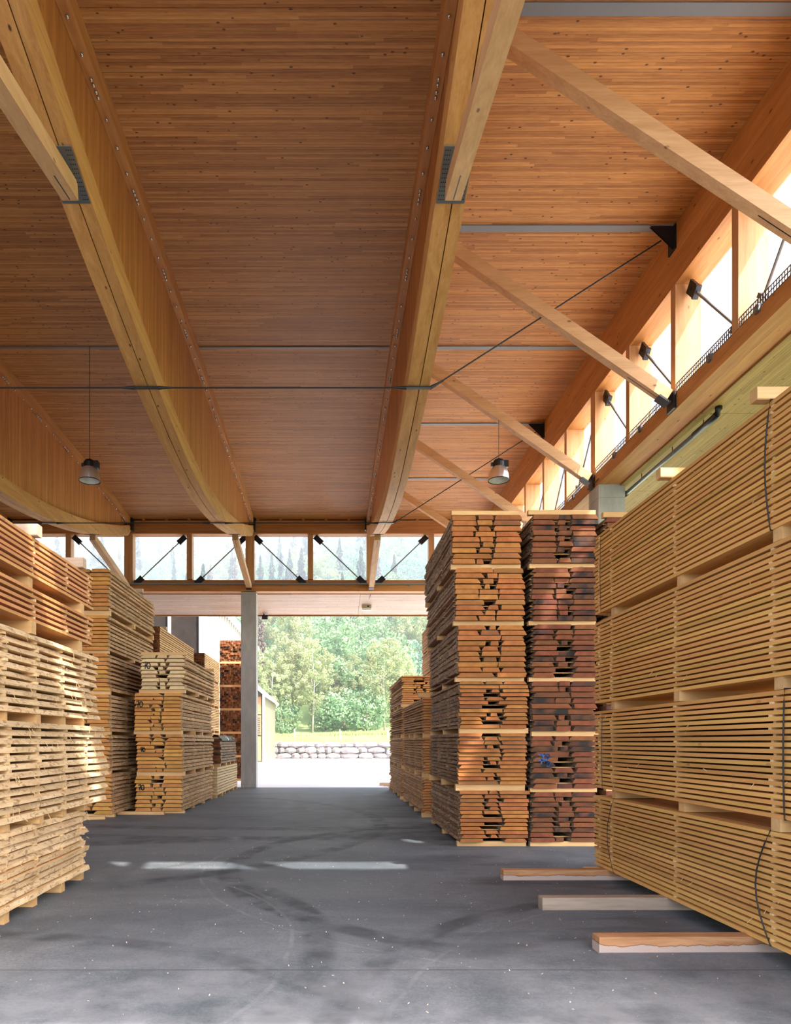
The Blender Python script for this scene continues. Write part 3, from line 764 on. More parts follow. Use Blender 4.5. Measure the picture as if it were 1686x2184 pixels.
# ------------------------------------------------------------------ lamps and services
def pendant(x, y, ztop, zrim, lab):
    root = tag(empty('pendant_lamp', (x, y, zrim)), lab, 'lamp', 'pendant hall lamps')
    R = 0.215
    b = MB(); b.lathe([(R+0.012,-0.012),(R+0.012,0.004),(R,0.012)], (0,0,0), 32); b.build('rim', M['black_steel'], root, True)
    b = MB(); seg = 48; prof = [(R,0.0),(R*0.99,0.08),(R*0.93,0.16),(R*0.82,0.22),(R*0.64,0.28),(R*0.5,0.30)]
    n0 = 0
    for i, (r, z) in enumerate(prof):
        for j in range(seg):
            t = 2*math.pi*j/seg; q = r*(1+(0.035 if (j//2) % 2 else -0.02)*(0.3+0.7*i/5)); b.v.append((q*math.cos(t), q*math.sin(t), z))
    for i in range(len(prof)-1):
        for j in range(seg):
            j2 = (j+1) % seg; b.f.append((i*seg+j, i*seg+j2, (i+1)*seg+j2, (i+1)*seg+j)); b.m.append(0)
    b.build('ribbed_shade', M['alu'], root, True)
    b = MB(); b.lathe([(R*0.99,0.005),(R*0.93,0.10),(R*0.7,0.2),(R*0.3,0.245),(0.001,0.25)], (0,0,0), 32); b.build('reflector', M['lamp_in'], root, True)
    b = MB(); b.lathe([(0.13,0.285),(0.13,0.39),(0.10,0.44),(0.03,0.46),(0.02,0.48)], (0,0,0), 16); b.box(0.08, 0.2, -0.07, 0.07, 0.27, 0.42); b.box(-0.17,-0.1,-0.03,0.03,0.3,0.38)
    b.build('gear_housing', M['black'], root)
    b = MB(); b.tube([(0,0,0.47),(0,0,ztop-zrim)], 0.006, 6); b.build('cord', M['cable'], root)
pendant(-5.31, YC-0.04, roof_z(YC), CAMZ+5.71, 'bell-shaped pendant lamp hanging in the dim left bay')
pendant(3.62, YC-0.04, CAMZ+7.08, CAMZ+5.72, 'bell-shaped ribbed pendant lamp hanging from the right diagonal brace')

root = tag(empty('drain_pipe', (6.32, YC-0.1, CAMZ+5.34)), 'black drain pipe slung under the right canopy soffit', 'pipe')
b = MB(); b.tube([(0,0,0.02),(0,-3.55,0.04)], 0.042, 12); b.build('pipe_run', M['steel'], root, True)
b = MB(); b.tube([(0,-3.0,0.035),(0,-3.6,0.042),(0,-3.72,0.06),(0,-3.77,0.12),(0,-3.77,0.165)], 0.056, 12); b.build('elbow', M['black'], root, True)
b = MB(); b.tube([(0,-0.15,0.02),(0,0.05,0.02),(0,0.12,0.0),(0,0.13,-0.22)], 0.056, 12); b.build('elbow', M['black'], root, True)
b = MB()
for t in (-0.9, -2.2, -3.3): b.tube([(0,t,0.03),(0,t,0.16)], 0.008, 6)
b.build('hangers', M['black'], root)

root = tag(empty('flood_light', (1.35, 28.2, CAMZ+5.38)), 'beige box floodlight under the far canopy', 'floodlight')
b = MB(); b.box(-0.19,0.19,-0.1,0.1,-0.02,0.14); b.build('housing', M['beige'], root)
b = MB(); b.box(-0.17,0.17,-0.105,0.1,-0.1,-0.02); b.build('lens', M['white'], root)
b = MB(); b.box(0.02,0.1,-0.106,-0.1,0.03,0.08); b.build('cable_gland', M['black'], root)
b = MB(); b.tube([(0.08,-1.4,0.22),(0.02,-0.05,0.14)], 0.012, 6); b.build('conduit', M['black_steel'], root)
root = tag(empty('flood_light', (-2.83, 29.3, CAMZ+5.12)), 'small black floodlight hanging beside the concrete column', 'floodlight')
b = MB(); b.box(-0.12,0.12,-0.08,0.08,-0.02,0.16); b.build('housing', M['black'], root)
b = MB(); b.tube([(-0.04,0,0.16),(-0.04,0,0.22)], 0.03, 8); b.build('stem', M['black'], root)

# ------------------------------------------------------------------ timber stacks
def plank_mesh(nm, mats, w, t, L, wl, wr, segs, rough, rng, round_=False):
    """plank along +Y from y=0; wl / wr: how far the wane cuts in at left / right (negative: at the bottom)"""
    b = MB(); face, end, edge = 0, 1, 2 if mats[2] is not None else 0
    rows = []
    for i in range(segs+1):
        y = L*i/segs
        dl = rng.uniform(-rough, rough); dr = rng.uniform(-rough, rough); e1 = rng.uniform(-rough, rough)*0.7; e2 = rng.uniform(-rough, rough)*0.7
        lb = -w/2 + max(0,-wl) + dl; lt = -w/2 + max(0,wl) + dl + e1
        rb = w/2 - max(0,-wr) + dr; rt = w/2 - max(0,wr) + dr + e2
        if round_:
            lm = min(lb, lt) + (abs(wl)*0.28) ; rm = max(rb, rt) - (abs(wr)*0.28)
        else:
            lm = (lb+lt)/2; rm = (rb+rt)/2
        rows.append([(lb,y,0),(rb,y,0),(rm,y,t*0.55),(rt,y,t),(lt,y,t),(lm,y,t*0.55)])
    for i in range(segs):
        a, c = rows[i], rows[i+1]
        for j, mm in ((0,face),(1,edge if wr else face),(2,edge if wr else face),(3,face),(4,edge if wl else face),(5,edge if wl else face)):
            k = (j+1) % 6
            b.quad(a[j], a[k], c[k], c[j], mm)
    b.poly(rows[0][::-1] if False else [rows[0][j] for j in range(6)], end)
    b.poly([rows[-1][j] for j in (5,4,3,2,1,0)], end)
    ms = [mats[0], mats[1]] + ([mats[2]] if mats[2] is not None else [])
    return b.mesh(nm, ms)

_lib = {}
def plank_lib(sty, kind, t, L, segs):
    key = (sty, kind, round(t,3), round(L,2), segs)
    if key not in _lib:
        rng = random.Random(hash((sty, kind)) % 1000 if False else len(_lib)*13+5)
        mats = ST[sty]; out = []
        if kind == 'square':
            for q in range(2): out.append(plank_mesh('plank', mats, 1.0, t, L, 0, 0, 1, 0, rng))
        else:
            # real widths: left, middle, right kinds
            for q in range(8):
                w = (0.40, 0.36, 0.44, 0.40, 0.30, 0.26, 0.22, 0.34)[q]
                wl_ = rng.choice((0.012, 0.03, 0.07, 0.015, 0.045, -0.02)); wr_ = rng.choice((0.014, 0.03, 0.075, 0.02, 0.05, -0.025))
                if sty in ('orange', 'dark'): wl_ *= 0.65; wr_ *= 0.65
                if sty == 'pale': wl_ *= 0.6; wr_ = rng.choice((0.02, 0.03, 0.012, -0.015, 0.04))
                out.append((w, plank_mesh('plank', mats, w, t, L, wl_, wr_, segs, 0.012 if segs > 3 else 0.006, rng, q % 4 == 2)))
        _lib[key] = out
    return _lib[key]

def layer_fill(rng, W):
    """outer planks and what is left between them: list of (x centre, width)"""
    r = rng.random()
    wa = rng.uniform(0.32, 0.42)*W; wb = rng.uniform(0.34, 0.44)*W
    out = [(-W/2+wa/2+rng.uniform(-0.012,0.012), wa), (W/2-wb/2+rng.uniform(-0.012,0.012), wb)]
    gap = W-wa-wb
    if r < 0.62 and gap > 0.14:
        wm = gap-rng.choice((0.015, 0.03, 0.09, 0.12)); wm = max(0.1, wm)
        out.append((-W/2+wa+gap/2+rng.uniform(-0.02,0.02)*(gap-wm > 0.05), wm))
    elif r < 0.78:
        wa2 = wa+gap-0.012; out[0] = (-W/2+wa2/2, wa2)
    elif r < 0.86:
        wm = gap*0.5; out.append((-W/2+wa+wm/2+0.01, wm))
    return out

def box_mesh(nm, mt, sx, sy, sz):
    b = MB(); b.box(-sx/2, sx/2, -sy/2, sy/2, 0, sz); return b.mesh(nm, mt)

def bundle(label, group, X0, X1, Y0, Y1, z0, n, t, s, sty, seed, kind='wane', bh=0.09, nb=3, sticks=4, stick_obj=False,
           mode='all', side=1, rz=0.0, end_jit=0.02, segs=3, bear_mat=None, wob=0.012, bear_out=0.0, width_b=0.42, sag=False, stick_len=0.0, name='board_bundle', pos=None, bpos=None):
    """bundle of boards along Y: bearers, n layers with sticker laths between. mode 'all': every plank an object;
    'outer': planks on the visible side are objects and the hidden inner boards are one part; 'solid': all boards in one part"""
    rng = random.Random(seed)
    W = X1-X0; L = Y1-Y0
    root = tag(empty(name, ((X0+X1)/2, (Y0+Y1)/2, z0), rz), label, 'timber', group)
    bm_ = bear_mat or M['bearer']
    if bh > 0:
        me = box_mesh('bearer', bm_, W+2*bear_out, 0.11, bh)
        for k in range(nb if bpos is None else len(bpos)):
            y = -L/2 + (0.12 if nb > 1 else L/2) + (L-0.24)*k/max(1,nb-1)
            if bpos is not None: y = bpos[k]-(Y0+Y1)/2
            link('bearer', me, root, (rng.uniform(-0.03,0.03), y, 0))
    z = bh; sm = MB(); inner = MB(); solid = MB()
    st_me = box_mesh('sticker', M['stick'] if sty in ('fresh','pale','red','grey') else M['stick_dark'], W+0.02, 0.035 if sty not in ('pale',) else 0.06, s)
    for i in range(n):
        ox = rng.uniform(-wob, wob)
        if mode == 'solid':
            x = -W/2
            while x < W/2-0.02:
                w = rng.uniform(0.092,0.102) if kind == 'batten' else rng.uniform(0.2,0.34)
                w = min(w, W/2-x)
                solid.box(x+0.004+ox, x+w-0.006+ox, -L/2+rng.uniform(0,end_jit), L/2-rng.uniform(0,end_jit), z, z+t, 0)
                # end faces carry the end-grain slot
                solid.m[-4] = 1; solid.m[-2] = 1
                x += w
        elif mode == 'outer':
            ow = width_b
            lib = plank_lib(sty, kind, t, L, segs)
            yj = rng.uniform(-end_jit, end_jit)
            xo = side*(W/2-ow/2)+ox
            if kind == 'square': link('plank', lib[i % len(lib)], root, (xo, -L/2+yj, z), None, (ow,1,1))
            else:
                w0, me = lib[rng.randrange(len(lib))]
                link('plank', me, root, (side*(W/2-ow/2)+ox, -L/2+yj, z), (0,0,rng.uniform(-0.004,0.004)), (ow/w0,1,1))
            a, c = (-W/2, W/2-ow-0.01) if side > 0 else (-W/2+ow+0.01, W/2)
            inner.box(a, c, -L/2, L/2, z, z+t, 0)
        else:
            lib = plank_lib(sty, kind, t, L, segs)
            for (xc, w) in (layer_fill(rng, W) if kind != 'square' else [(-W/2+W*(q+0.5)/4, W/4-0.008) for q in range(4)]):
                yj = rng.uniform(-end_jit, end_jit)
                if kind == 'square': link('plank', lib[0], root, (xc+ox, -L/2+yj, z), None, (w,1,1))
                else:
                    w0, me = min(((abs(q[0]-w)+rng.uniform(0,0.12), q) for q in lib), key=lambda q: q[0])[1]
                    link('plank', me, root, (xc+ox, -L/2+yj, z), (0,0,rng.uniform(-0.003,0.003)), (w/w0,1,1))
        z += t
        if i < n-1:
            for k in range(sticks if pos is None else len(pos)):
                y = -L/2+0.14+(L-0.28)*k/max(1,sticks-1)
                if pos is not None: y = pos[k]-(Y0+Y1)/2
                jx = rng.uniform(-0.012, 0.022)
                if stick_obj: link('sticker', st_me, root, (jx*side+side*stick_len, y+rng.uniform(-0.02,0.02), z))
                else:
                    sw = 0.02
                    sm.box(-W/2-rng.uniform(-0.01,0.014), W/2+rng.uniform(-0.01,0.014), y-sw+rng.uniform(-.008,.008), y+sw, z, z+s)
            z += s
    if sm.v: tag(sm.build('stickers', M['stick'] if sty in ('fresh','pale','red','grey') else M['stick_dark'], root), kind='stuff')
    if inner.v: tag(inner.build('inner_boards', [ST[sty][3]], root), kind='stuff')
    if solid.v: tag(solid.build('boards', [ST[sty][3], ST[sty][4]], root), kind='stuff')
    root['top'] = z0+z
    return root

def loose_beam(label, group, x0, x1, y0, y1, z0, z1, mt, rz=0.0, name='bearer_beam'):
    w, d, h = x1-x0, y1-y0, z1-z0
    b = MB(); e = 0.008
    # chamfered long edges
    prof = [(-d/2+e,0),(d/2-e,0),(d/2,e),(d/2,h-e),(d/2-e,h),(-d/2+e,h),(-d/2,h-e),(-d/2,e)]
    A = [(-w/2, p[0], p[1]) for p in prof]; B = [(w/2, p[0], p[1]) for p in prof]
    for j in range(8):
        k = (j+1) % 8; b.quad(A[j], A[k], B[k], B[j])
    b.poly(A[::-1]); b.poly(B)
    o = b.build(name, mt); o.location = ((x0+x1)/2, (y0+y1)/2, z0); o.rotation_euler = (0,0,rz)
    return tag(o, label, 'beam', group)

# --- right foreground: planed boards on stickers, four bundles high
levels = ((0.132, 0.0, 'lowest'), (1.02, 0.10, 'second lowest'), (2.10, 0.10, 'third'), (3.235, 0.10, 'topmost'))
tops = (1.02, 2.10, 3.235, 4.34)
R1 = []
for i, (z0, bh, nm) in enumerate(levels):
    n = (18, 20, 21, 20)[i]; H = tops[i]-z0-bh-0.006; t = 0.033; s = (H-n*t)/(n-1)
    g = bundle(nm+' bundle of yellow planed boards in the tall right foreground stack', 'right foreground board bundles', 3.38, 4.5, 3.3, 9.08, z0, n, t, s,
               'fresh', 100+i, 'square', bh, 6, 6, True, 'outer', -1, 0.0, 0.035, 1, None, 0.007, -0.01, 0.12, False, -0.024, 'board_bundle',
               (3.9, 5.43, 6.97, 8.56, 8.95), (3.9, 5.36, 6.9, 8.55))
    R1.append((g, z0, tops[i]))
    rs = random.Random(80+i); sp = MB()
    for q in range(26):      # slivers left by the saw
        yy = rs.uniform(-2.6, 2.8); z_ = rs.uniform(0.15, tops[i]-z0-0.05); x_ = -0.57
        sp.bar((x_+0.02, yy, z_), (x_-rs.uniform(0,0.012), yy+rs.uniform(-0.03,0.03), z_+rs.uniform(-0.06,0.03)), 0.004, 0.003, (1,0,0))
    tag(sp.build('splinters', M['stick'], g), kind='stuff')
# steel bands round those bundles
def band(parent, y, z0, z1, bow=0.0, r=0.006, under=True):
    p = parent.location; pts = []
    x = 3.38-0.012-p.x
    for k in range(9):
        f = k/8; pts.append((x-0.03*math.sin(math.pi*f)*(1 if bow else 0.3), y+bow*math.sin(math.pi*f)-p.y, z0+(z1-z0)*f-p.z))
    if under: pts = [(x+0.5, y-p.y, z0-0.006-p.z)] + pts
    pts = pts + [(x+0.5, y-p.y, z1+0.006-p.z)]
    b = MB(); b.tube(pts, r, 6); b.build('strap', M['cable'], parent)
band(R1[3][0], 5.42, 3.335, 4.34, 0.02); band(R1[3][0], 8.85, 3.335, 4.34, 0.0, 0.003)
band(R1[1][0], 5.25, 1.12, 2.10, 0.0); band(R1[1][0], 8.80, 1.12, 2.10, 0.0, 0.003)
band(R1[0][0], 5.42, 0.132, 1.02, 0.14); band(R1[0][0], 8.45, 0.132, 1.02, 0.12, 0.004)
for (y, lab) in ((5.42, 'nearest loose timber lying on top of the right foreground stack'), (7.02, 'loose timber lying on top of the right foreground stack, farther back')):
    loose_beam(lab, 'timbers on the right foreground stack', 3.27, 4.4, y, y+0.1, 4.345, 4.445, M['bearer'])
for (y, x0, lab) in ((5.67, 2.14, 'nearest bearer beam on the floor under the right stack, with white lower edge'), (7.10, 2.11, 'middle grey bearer beam on the floor under the right stack'), (8.64, 2.09, 'farthest brown bearer beam on the floor under the right stack')):
    loose_beam(lab, 'floor bearers under the right stack', x0, 4.5, y, y+0.15, 0.0, 0.13, M['grey_bearer'] if 7 < y < 8 else M['stained'], 0.012)
loose_beam('short pale bearer end poking out at the far foot of the right stack', None, 3.2, 4.5, 9.45-0.55, 9.45-0.45, 0.0, 0.11, M['bearer'])

# --- orange stack with bark sides, six bundles high
k = 11.43/F
def zpx(y, Y): return CAMZ + (CY-y)*Y/F
rows = ((1796, 1687, 13, 981, 1126), (1673, 1564, 13, 978, 1124), (1553, 1453, 12, 980, 1125), (1445, 1333, 10, 977, 1122), (1323, 1212, 10, 970, 1118), (1201, 1098, 9, 965, 1112))
names = ('lowest', 'second', 'third', 'fourth', 'fifth', 'topmost')
prev = 0.0
for i, (yb, yt, n, xa, xb) in enumerate(rows):
    zt = zpx(yt, 11.43); z0 = prev; bh = max(0.07, zpx(yb, 11.43)-z0); s = 0.014; t = (zt-z0-bh-s*(n-1))/n
    bundle('%s bundle of orange-brown unedged planks with dark bark sides' % names[i], 'orange plank bundles', (xa-CX)*k, (xb-CX)*k, 11.43+0.02*(i % 2), 14.85, z0, n, t, s, 'orange', 200+i,
           'wane', bh, 3, 4, False, 'all', 1, 0.0, 0.025, 4, M['bearer'], 0.012, 0.01)
    prev = zt
loose_beam('pale timber lying on top of the orange plank stack', 'timbers on top of the tall stacks', (963-CX)*k, (1107-CX)*k, 11.45, 11.55, prev+0.002, prev+0.075, M['bearer'], 0.01)
rows3 = ((1796, 1690, 10), (1682, 1570, 10), (1559, 1453, 9), (1444, 1332, 10), (1323, 1210, 10), (1200, 1097, 9))
prev = 0.0; R3 = []
for i, (yb, yt, n) in enumerate(rows3):
    zt = zpx(yt, 11.43); z0 = prev; bh = max(0.065, zpx(yb, 11.43)-z0); s = 0.017; t = (zt-z0-bh-s*(n-1))/n
    R3.append(bundle('%s bundle of dark red-brown planks in the stack next to the orange one' % names[i], 'dark plank bundles', 3.24+0.01*(i%2), 4.30, 11.43, 14.7, z0, n, t, s, 'dark', 300+i,
           'wane', bh, 3, 4, False, 'all', 1, 0.0, 0.03, 4, M['bearer'], 0.016, 0.02))
    prev = zt
loose_beam('pale timber lying on top of the dark plank stack', 'timbers on top of the tall stacks', (1127-CX)*k, (1271-CX)*k, 11.45, 11.55, prev+0.002, prev+0.08, M['bearer'], 0.01)
prev = 0.0
for i, n in enumerate((10, 10, 10, 10, 10, 9)):
    z0 = prev
    g = bundle('%s bundle of dark planks in the rearmost right stack below the column head' % names[i], 'rear dark plank bundles', 4.44, 5.45, 11.4, 14.7, z0, n, 0.07, 0.014, 'dark', 350+i,
           'wane', 0.08, 3, 3, False, 'all' if i > 3 else 'solid', 1, 0.0, 0.03, 3, M['bearer'], 0.016, 0.01)
    prev = g['top']
loose_beam('sunlit timber on the rearmost right stack', 'timbers on top of the tall stacks', 4.39, 5.4, 11.42, 11.52, prev+0.002, prev+0.09, M['bearer'])

# --- right side, farther back
prev = 0.0
for i, n in enumerate((13, 13, 13)):
    g = bundle('%s bundle of brown planks in the low stack behind the orange one' % names[i].replace('third', 'top'), 'low brown bundles on the right', 2.02, 3.1, 15.84, 20.3, prev, n, 0.047, 0.016, 'brown', 400+i, 'wane', 0.10, 4, 4, False, 'all', 1, 0, 0.03, 5, None, 0.02, 0.0)
    prev = g['top']
loose_beam('short timber on top of the low brown stack on the right', None, 1.95, 2.9, 16.0, 16.12, prev+0.002, prev+0.11, M['bearer'])
prev = 0.0
for i, n in enumerate((13, 13, 13, 13)):
    g = bundle('%s bundle of brown planks in the stack nearest the far opening on the right' % names[i].replace('fourth', 'top'), 'brown bundles by the far opening', 2.03, 3.1, 20.8, 25.2, prev, n, 0.048, 0.016, 'brown', 420+i, 'wane', 0.10, 4, 4, False, 'all', 1, 0, 0.03, 5, None, 0.02, 0.0)
    prev = g['top']
prev = 0.0
for i, n in enumerate((14, 14, 14, 14, 14, 12)):
    g = bundle('%s bundle of the tall orange stack peeping out behind the bark-sided stack' % names[i], 'tall rear bundles on the right', 3.2, 4.25, 20.9, 25.3, prev, n, 0.046, 0.016, 'brown', 440+i, 'wane', 0.10, 4, 4, False, 'solid', 1, 0, 0.04, 3, None, 0.02, 0.0)
    prev = g['top']
for i in range(3):
    loose_beam(('farthest', 'middle', 'nearest')[i]+' of three bearer ends on the ground at the far opening', 'bearer ends at the far opening', 1.83+0.14*i, 3.0, 27.6-0.42*i, 27.72-0.42*i, 0, 0.11, M['old_bearer'])

# --- left foreground stack
Lx = -3.05
spec = (('lowest', 0.0, 0.86, 10, 8.8, 0.12, 'pale', 0.055), ('second', 0.86, 1.90, 12, 9.35, 0.085, 'pale', 0.056), ('third', 1.90, 2.80, 10, 9.12, 0.09, 'pale', 0.056))
for i, (nm, z0, z1, n, ye, bh, sty, t) in enumerate(spec):
    s = (z1-z0-bh-n*t)/(n-1)
    g = bundle('%s bundle of pale rough-edged planks in the left foreground stack' % nm, 'pale foreground bundles on the left', Lx-1.15+(0.03 if i == 1 else 0), Lx+(0.03 if i == 1 else 0), 4.7, ye, z0, n, t, s, sty, 500+i, 'wane', bh, 6, 6, True,
               'outer', 1, 0.012 if i == 0 else 0.0, 0.10, 12, None, 0.03, -0.02, 0.36, False, -0.035, 'board_bundle', (5.0, 5.8, 6.6, 7.3, 8.0, 8.7), (5.0, 5.8, 6.6, 7.3, 8.0, 8.7))
    # loose splinters hanging from the sawn edges
    rng = random.Random(60+i); b = MB()
    for q in range(70):
        y = rng.uniform(-2.0, (ye-4.7)/2); z = rng.uniform(bh, z1-z0); x = 0.575+rng.uniform(0.0, 0.03)
        d = Vector((rng.uniform(0.0,0.03), rng.uniform(-0.04,0.04), rng.uniform(-0.09,-0.02)))
        b.bar((x-0.01,y,z), Vector((x,y,z))+d, 0.004, 0.003, (1,0,0))
    tag(b.build('splinters', M['stick'], g), kind='stuff')
spec2 = (('reddish lower', 2.80, 3.26, 6, 8.92, 0.13, 0.032), ('reddish upper', 3.26, 3.79, 8, 8.92, 0.12, 0.031))
for i, (nm, z0, z1, n, ye, bh, t) in enumerate(spec2):
    s = (z1-z0-bh-n*t)/(n-1)
    bundle('%s bundle of planed boards on top of the left foreground stack' % nm, 'reddish bundles on the left', Lx-1.12, Lx, 4.7, ye, z0, n, t, s, 'red', 520+i, 'square', bh, 5, 5, True,
           'outer', 1, 0.0, 0.03, 1, None, 0.008, -0.01, 0.14, False, -0.025, 'board_bundle', (5.2, 6.2, 7.2, 8.1, 8.8), (5.2, 6.2, 7.15, 8.55))
for y, lab in ((7.12, 'nearer thick timber lying on top of the left foreground stack'), (8.42, 'farther thick timber lying on top of the left foreground stack')):
    loose_beam(lab, 'timbers on the left foreground stack', -4.1, -2.99, y, y+0.12, 3.795, 3.915, M['old_bearer'])

# --- second left stack
k2 = 15.9/F
rows = ((1740, 1651, 10), (1644, 1567, 9), (1560, 1481, 9), (1473, 1393, 9), (1386, 1312, 9), (1301, 1213, 10))
prev = 0.0
for i, (yb, yt, n) in enumerate(rows):
    zt = zpx(yt, 15.9); z0 = prev; bh = max(0.07, min(0.12, zpx(yb, 15.9)-z0)); s = 0.02; t = (zt-z0-bh-s*(n-1))/n
    ox = (0.06, 0.02, 0.0, 0.0, -0.03, 0.0)[i]
    bundle('%s bundle of tan planks in the tall stack behind the left foreground stack' % names[i], 'tall tan bundles on the left', -6.2+ox, -5.05+ox, 15.9, 19.9, z0, n, t, s, 'gold', 600+i, 'wane', bh, 3, 4, False, 'all', 1, 0, 0.02, 4, None, 0.012, 0.01)
    prev = zt
loose_beam('small timber on the back edge of the tall tan stack', None, -5.9, -4.98, 18.4, 18.52, prev+0.002, prev+0.1, M['old_bearer'])
loose_beam('plank lying askew on the floor in front of the tall tan stack', None, -6.2, -5.0, 15.32, 15.44, 0.0, 0.07, M['bearer'], 0.22)
loose_beam('floor bearer between the two left stacks', None, -5.05, -3.95, 16.45, 16.57, 0.0, 0.075, M['bearer'])

# --- stack with the painted 70 marks
k3 = 16.78/F
rows = ((1730, 1655, 9, 288, 388), (1646, 1566, 10, 290, 389), (1558, 1478, 10, 286, 386), (1470, 1397, 9, 299, 394))
prev = 0.0; L3 = []
nn = ('lowest', 'second', 'third', 'topmost greyish')
for i, (yb, yt, n, xa, xb) in enumerate(rows):
    zt = zpx(yt, 16.78); z0 = prev; bh = max(0.055, zpx(yb, 16.78)-z0); s = 0.02; t = (zt-z0-bh-s*(n-1))/n
    L3.append((bundle('%s bundle of golden planks with 70 painted on the ends' % nn[i], 'golden plank bundles marked 70', (xa-CX)*k3, (xb-CX)*k3, 16.78, 21.1, z0, n, t, s, 'grey' if i == 3 else 'gold', 630+i, 'wane', bh, 4, 4, False, 'all', 1, 0, 0.008, 4, None, 0.01, 0.02), z0))
    prev = zt
loose_beam('pale timber lying on top of the golden stack marked 70', None, (299-CX)*k3, (396-CX)*k3, 16.84, 16.94, prev+0.002, prev+0.075, M['bearer'])
loose_beam('pale timber on the back end of the golden stack marked 70', None, -4.6, -3.5, 20.7, 20.8, prev+0.002, prev+0.09, M['bearer'])

def stroke(b, pts, y, w):
    for (x0, z0), (x1, z1) in zip(pts[:-1], pts[1:]):
        d = Vector((x1-x0, 0, z1-z0)); 
        if d.length < 1e-5: continue
        n = Vector((-d.z, 0, d.x)).normalized()*w; dd = d.normalized()*w*0.6
        a = Vector((x0, y, z0))-dd; c = Vector((x1, y, z1))+dd
        lo = [a+n, a-n, c-n, c+n]; hi = [p-Vector((0,0.0025,0)) for p in lo]
        b.poly(hi); 
        for q in range(4): b.quad(lo[q], lo[(q+1)%4], hi[(q+1)%4], hi[q])
def mark70(g, px, py, hpx, Y):
    """hand-painted 70: px,py left top of the figure in the photograph's scale at depth Y"""
    u = Y/F; x = (px-CX)*u-g.location.x; z = zpx(py, Y)-g.location.z; h = hpx*u; y = Y-0.012-g.location.y
    b = MB()
    stroke(b, [(x, z-0.02), (x+0.4*h, z), (x+0.38*h, z-0.3*h), (x+0.28*h, z-0.62*h), (x+0.26*h, z-h)], y, 0.011)
    stroke(b, [(x+0.05*h, z-0.62*h), (x+0.5*h, z-0.55*h)], y, 0.011)
    pts = [(x+0.78*h+0.26*h*math.cos(a), z-0.55*h+0.44*h*math.sin(a)) for a in [math.pi*0.6+2*math.pi*q/14 for q in range(15)]]
    stroke(b, pts, y, 0.011)
    b.build('painted_number', M['black_ink'], g)
mark70(L3[3][0], 306, 1412, 14, 16.78); mark70(L3[2][0], 291, 1495, 13, 16.78); mark70(L3[1][0], 300, 1594, 9, 16.78); mark70(L3[0][0], 295, 1673, 12, 16.78)
# blue figure on the dark stack (7 with a bar, 8 left open)
g = R3[1]; u = 11.43/F
def P(px, py): return ((px-CX)*u-g.location.x, zpx(py, 11.43)-g.location.z)
b = MB(); y = 11.43-0.04-g.location.y
stroke(b, [P(1146,1609), P(1152,1611), P(1159,1608), P(1155,1616), P(1152,1628)], y, 0.011); stroke(b, [P(1146,1622), P(1160,1620)], y, 0.011)
stroke(b, [P(1166+4*math.cos(a), 1613+4.5*math.sin(a)) for a in [2*math.pi*q/10 for q in range(11)]], y, 0.010)
stroke(b, [P(1163,1618), P(1161,1624)] + [P(1166+5*math.cos(a), 1629+5.5*math.sin(a)) for a in [math.pi+math.pi*1.6*q/10 for q in range(11)]], y, 0.010)
b.build('painted_number', M['blue_ink'], g)

# --- farther left stacks
prev = 0.0
for i, n in enumerate((14, 14, 14, 14, 12)):
    g = bundle('%s bundle of boards in the stack behind the golden one' % names[i].replace('fifth','topmost'), 'rear left board bundles', -6.1, -5.0, 20.35, 25.35, prev, n, 0.044, 0.024, 'square', 700+i, 'wide', 0.11, 4, 4, False, 'solid', 1, 0, 0.03, 3, None, 0.006)
    prev = g['top']
loose_beam('timber on the rear left board stack', None, -5.9, -4.97, 21.0, 21.1, prev+0.002, prev+0.1, M['old_bearer'])
prev = 0.0
for i, n in enumerate((14, 14, 14, 14, 13)):
    g = bundle('%s bundle of boards in the outdoor stack beside the far column' % names[i].replace('fifth','topmost'), 'outdoor board bundles', -6.0, -4.9, 26.9, 30.4, prev, n, 0.044, 0.024, 'square', 720+i, 'batten', 0.11, 4, 4, False, 'solid', 1, 0, 0.03, 3, None, 0.006)
    prev = g['top']
prev = 0.0
for i, n in enumerate((10, 10, 10, 10, 10, 10)):
    g = bundle('%s bundle of dark square battens seen end-on behind the column' % names[i], 'square batten bundles', -5.0, -3.85, 31.0, 35.0, prev, n, 0.088, 0.006, 'square', 740+i, 'batten', 0.10, 4, 3, False, 'solid', 1, 0, 0.12, 3, None, 0.004)
    prev = g['top']
g = bundle('lower bundle of fresh planks between the golden stack and the column', 'low stack by the column', -4.6, -3.5, 21.3, 25.75, 0.0, 10, 0.065, 0.02, 'grey', 760, 'square', 0.10, 6, 5, False, 'all', 1, 0, 0.02, 1)
g2 = bundle('upper bundle of dark-ended planks under black foil by the column', 'low stack by the column', -4.6, -3.52, 22.05, 25.5, g['top'], 9, 0.066, 0.022, 'dark', 761, 'wane', 0.10, 4, 4, False, 'all', 1, 0, 0.02, 4)
zt = g2['top']
root = tag(empty('foil_cover', (-4.06, 23.7, zt+0.001)), 'crumpled black foil sheet folded over the low stack by the column', 'cover')
b = MB(); rng = random.Random(5); nx, ny = 10, 18
for j in range(ny+1):
    for i in range(nx+1):
        x = -0.58+1.16*i/nx; y = -1.7+3.4*j/ny
        b.v.append((x, y, 0.1+rng.uniform(-0.03,0.04)-(0.14 if i in (0,nx) else 0)))
for j in range(ny):
    for i in range(nx):
        a = j*(nx+1)+i; b.f.append((a,a+1,a+nx+2,a+nx+1)); b.m.append(0)
b.build('sheet', M['foil'], root)
for y in (-1.5, -0.5, 0.6, 1.5):
    b = MB(); b.box(-0.5,0.52,y-0.05,y+0.05,0.0,0.07); b.build('bearer', M['bearer'], root)

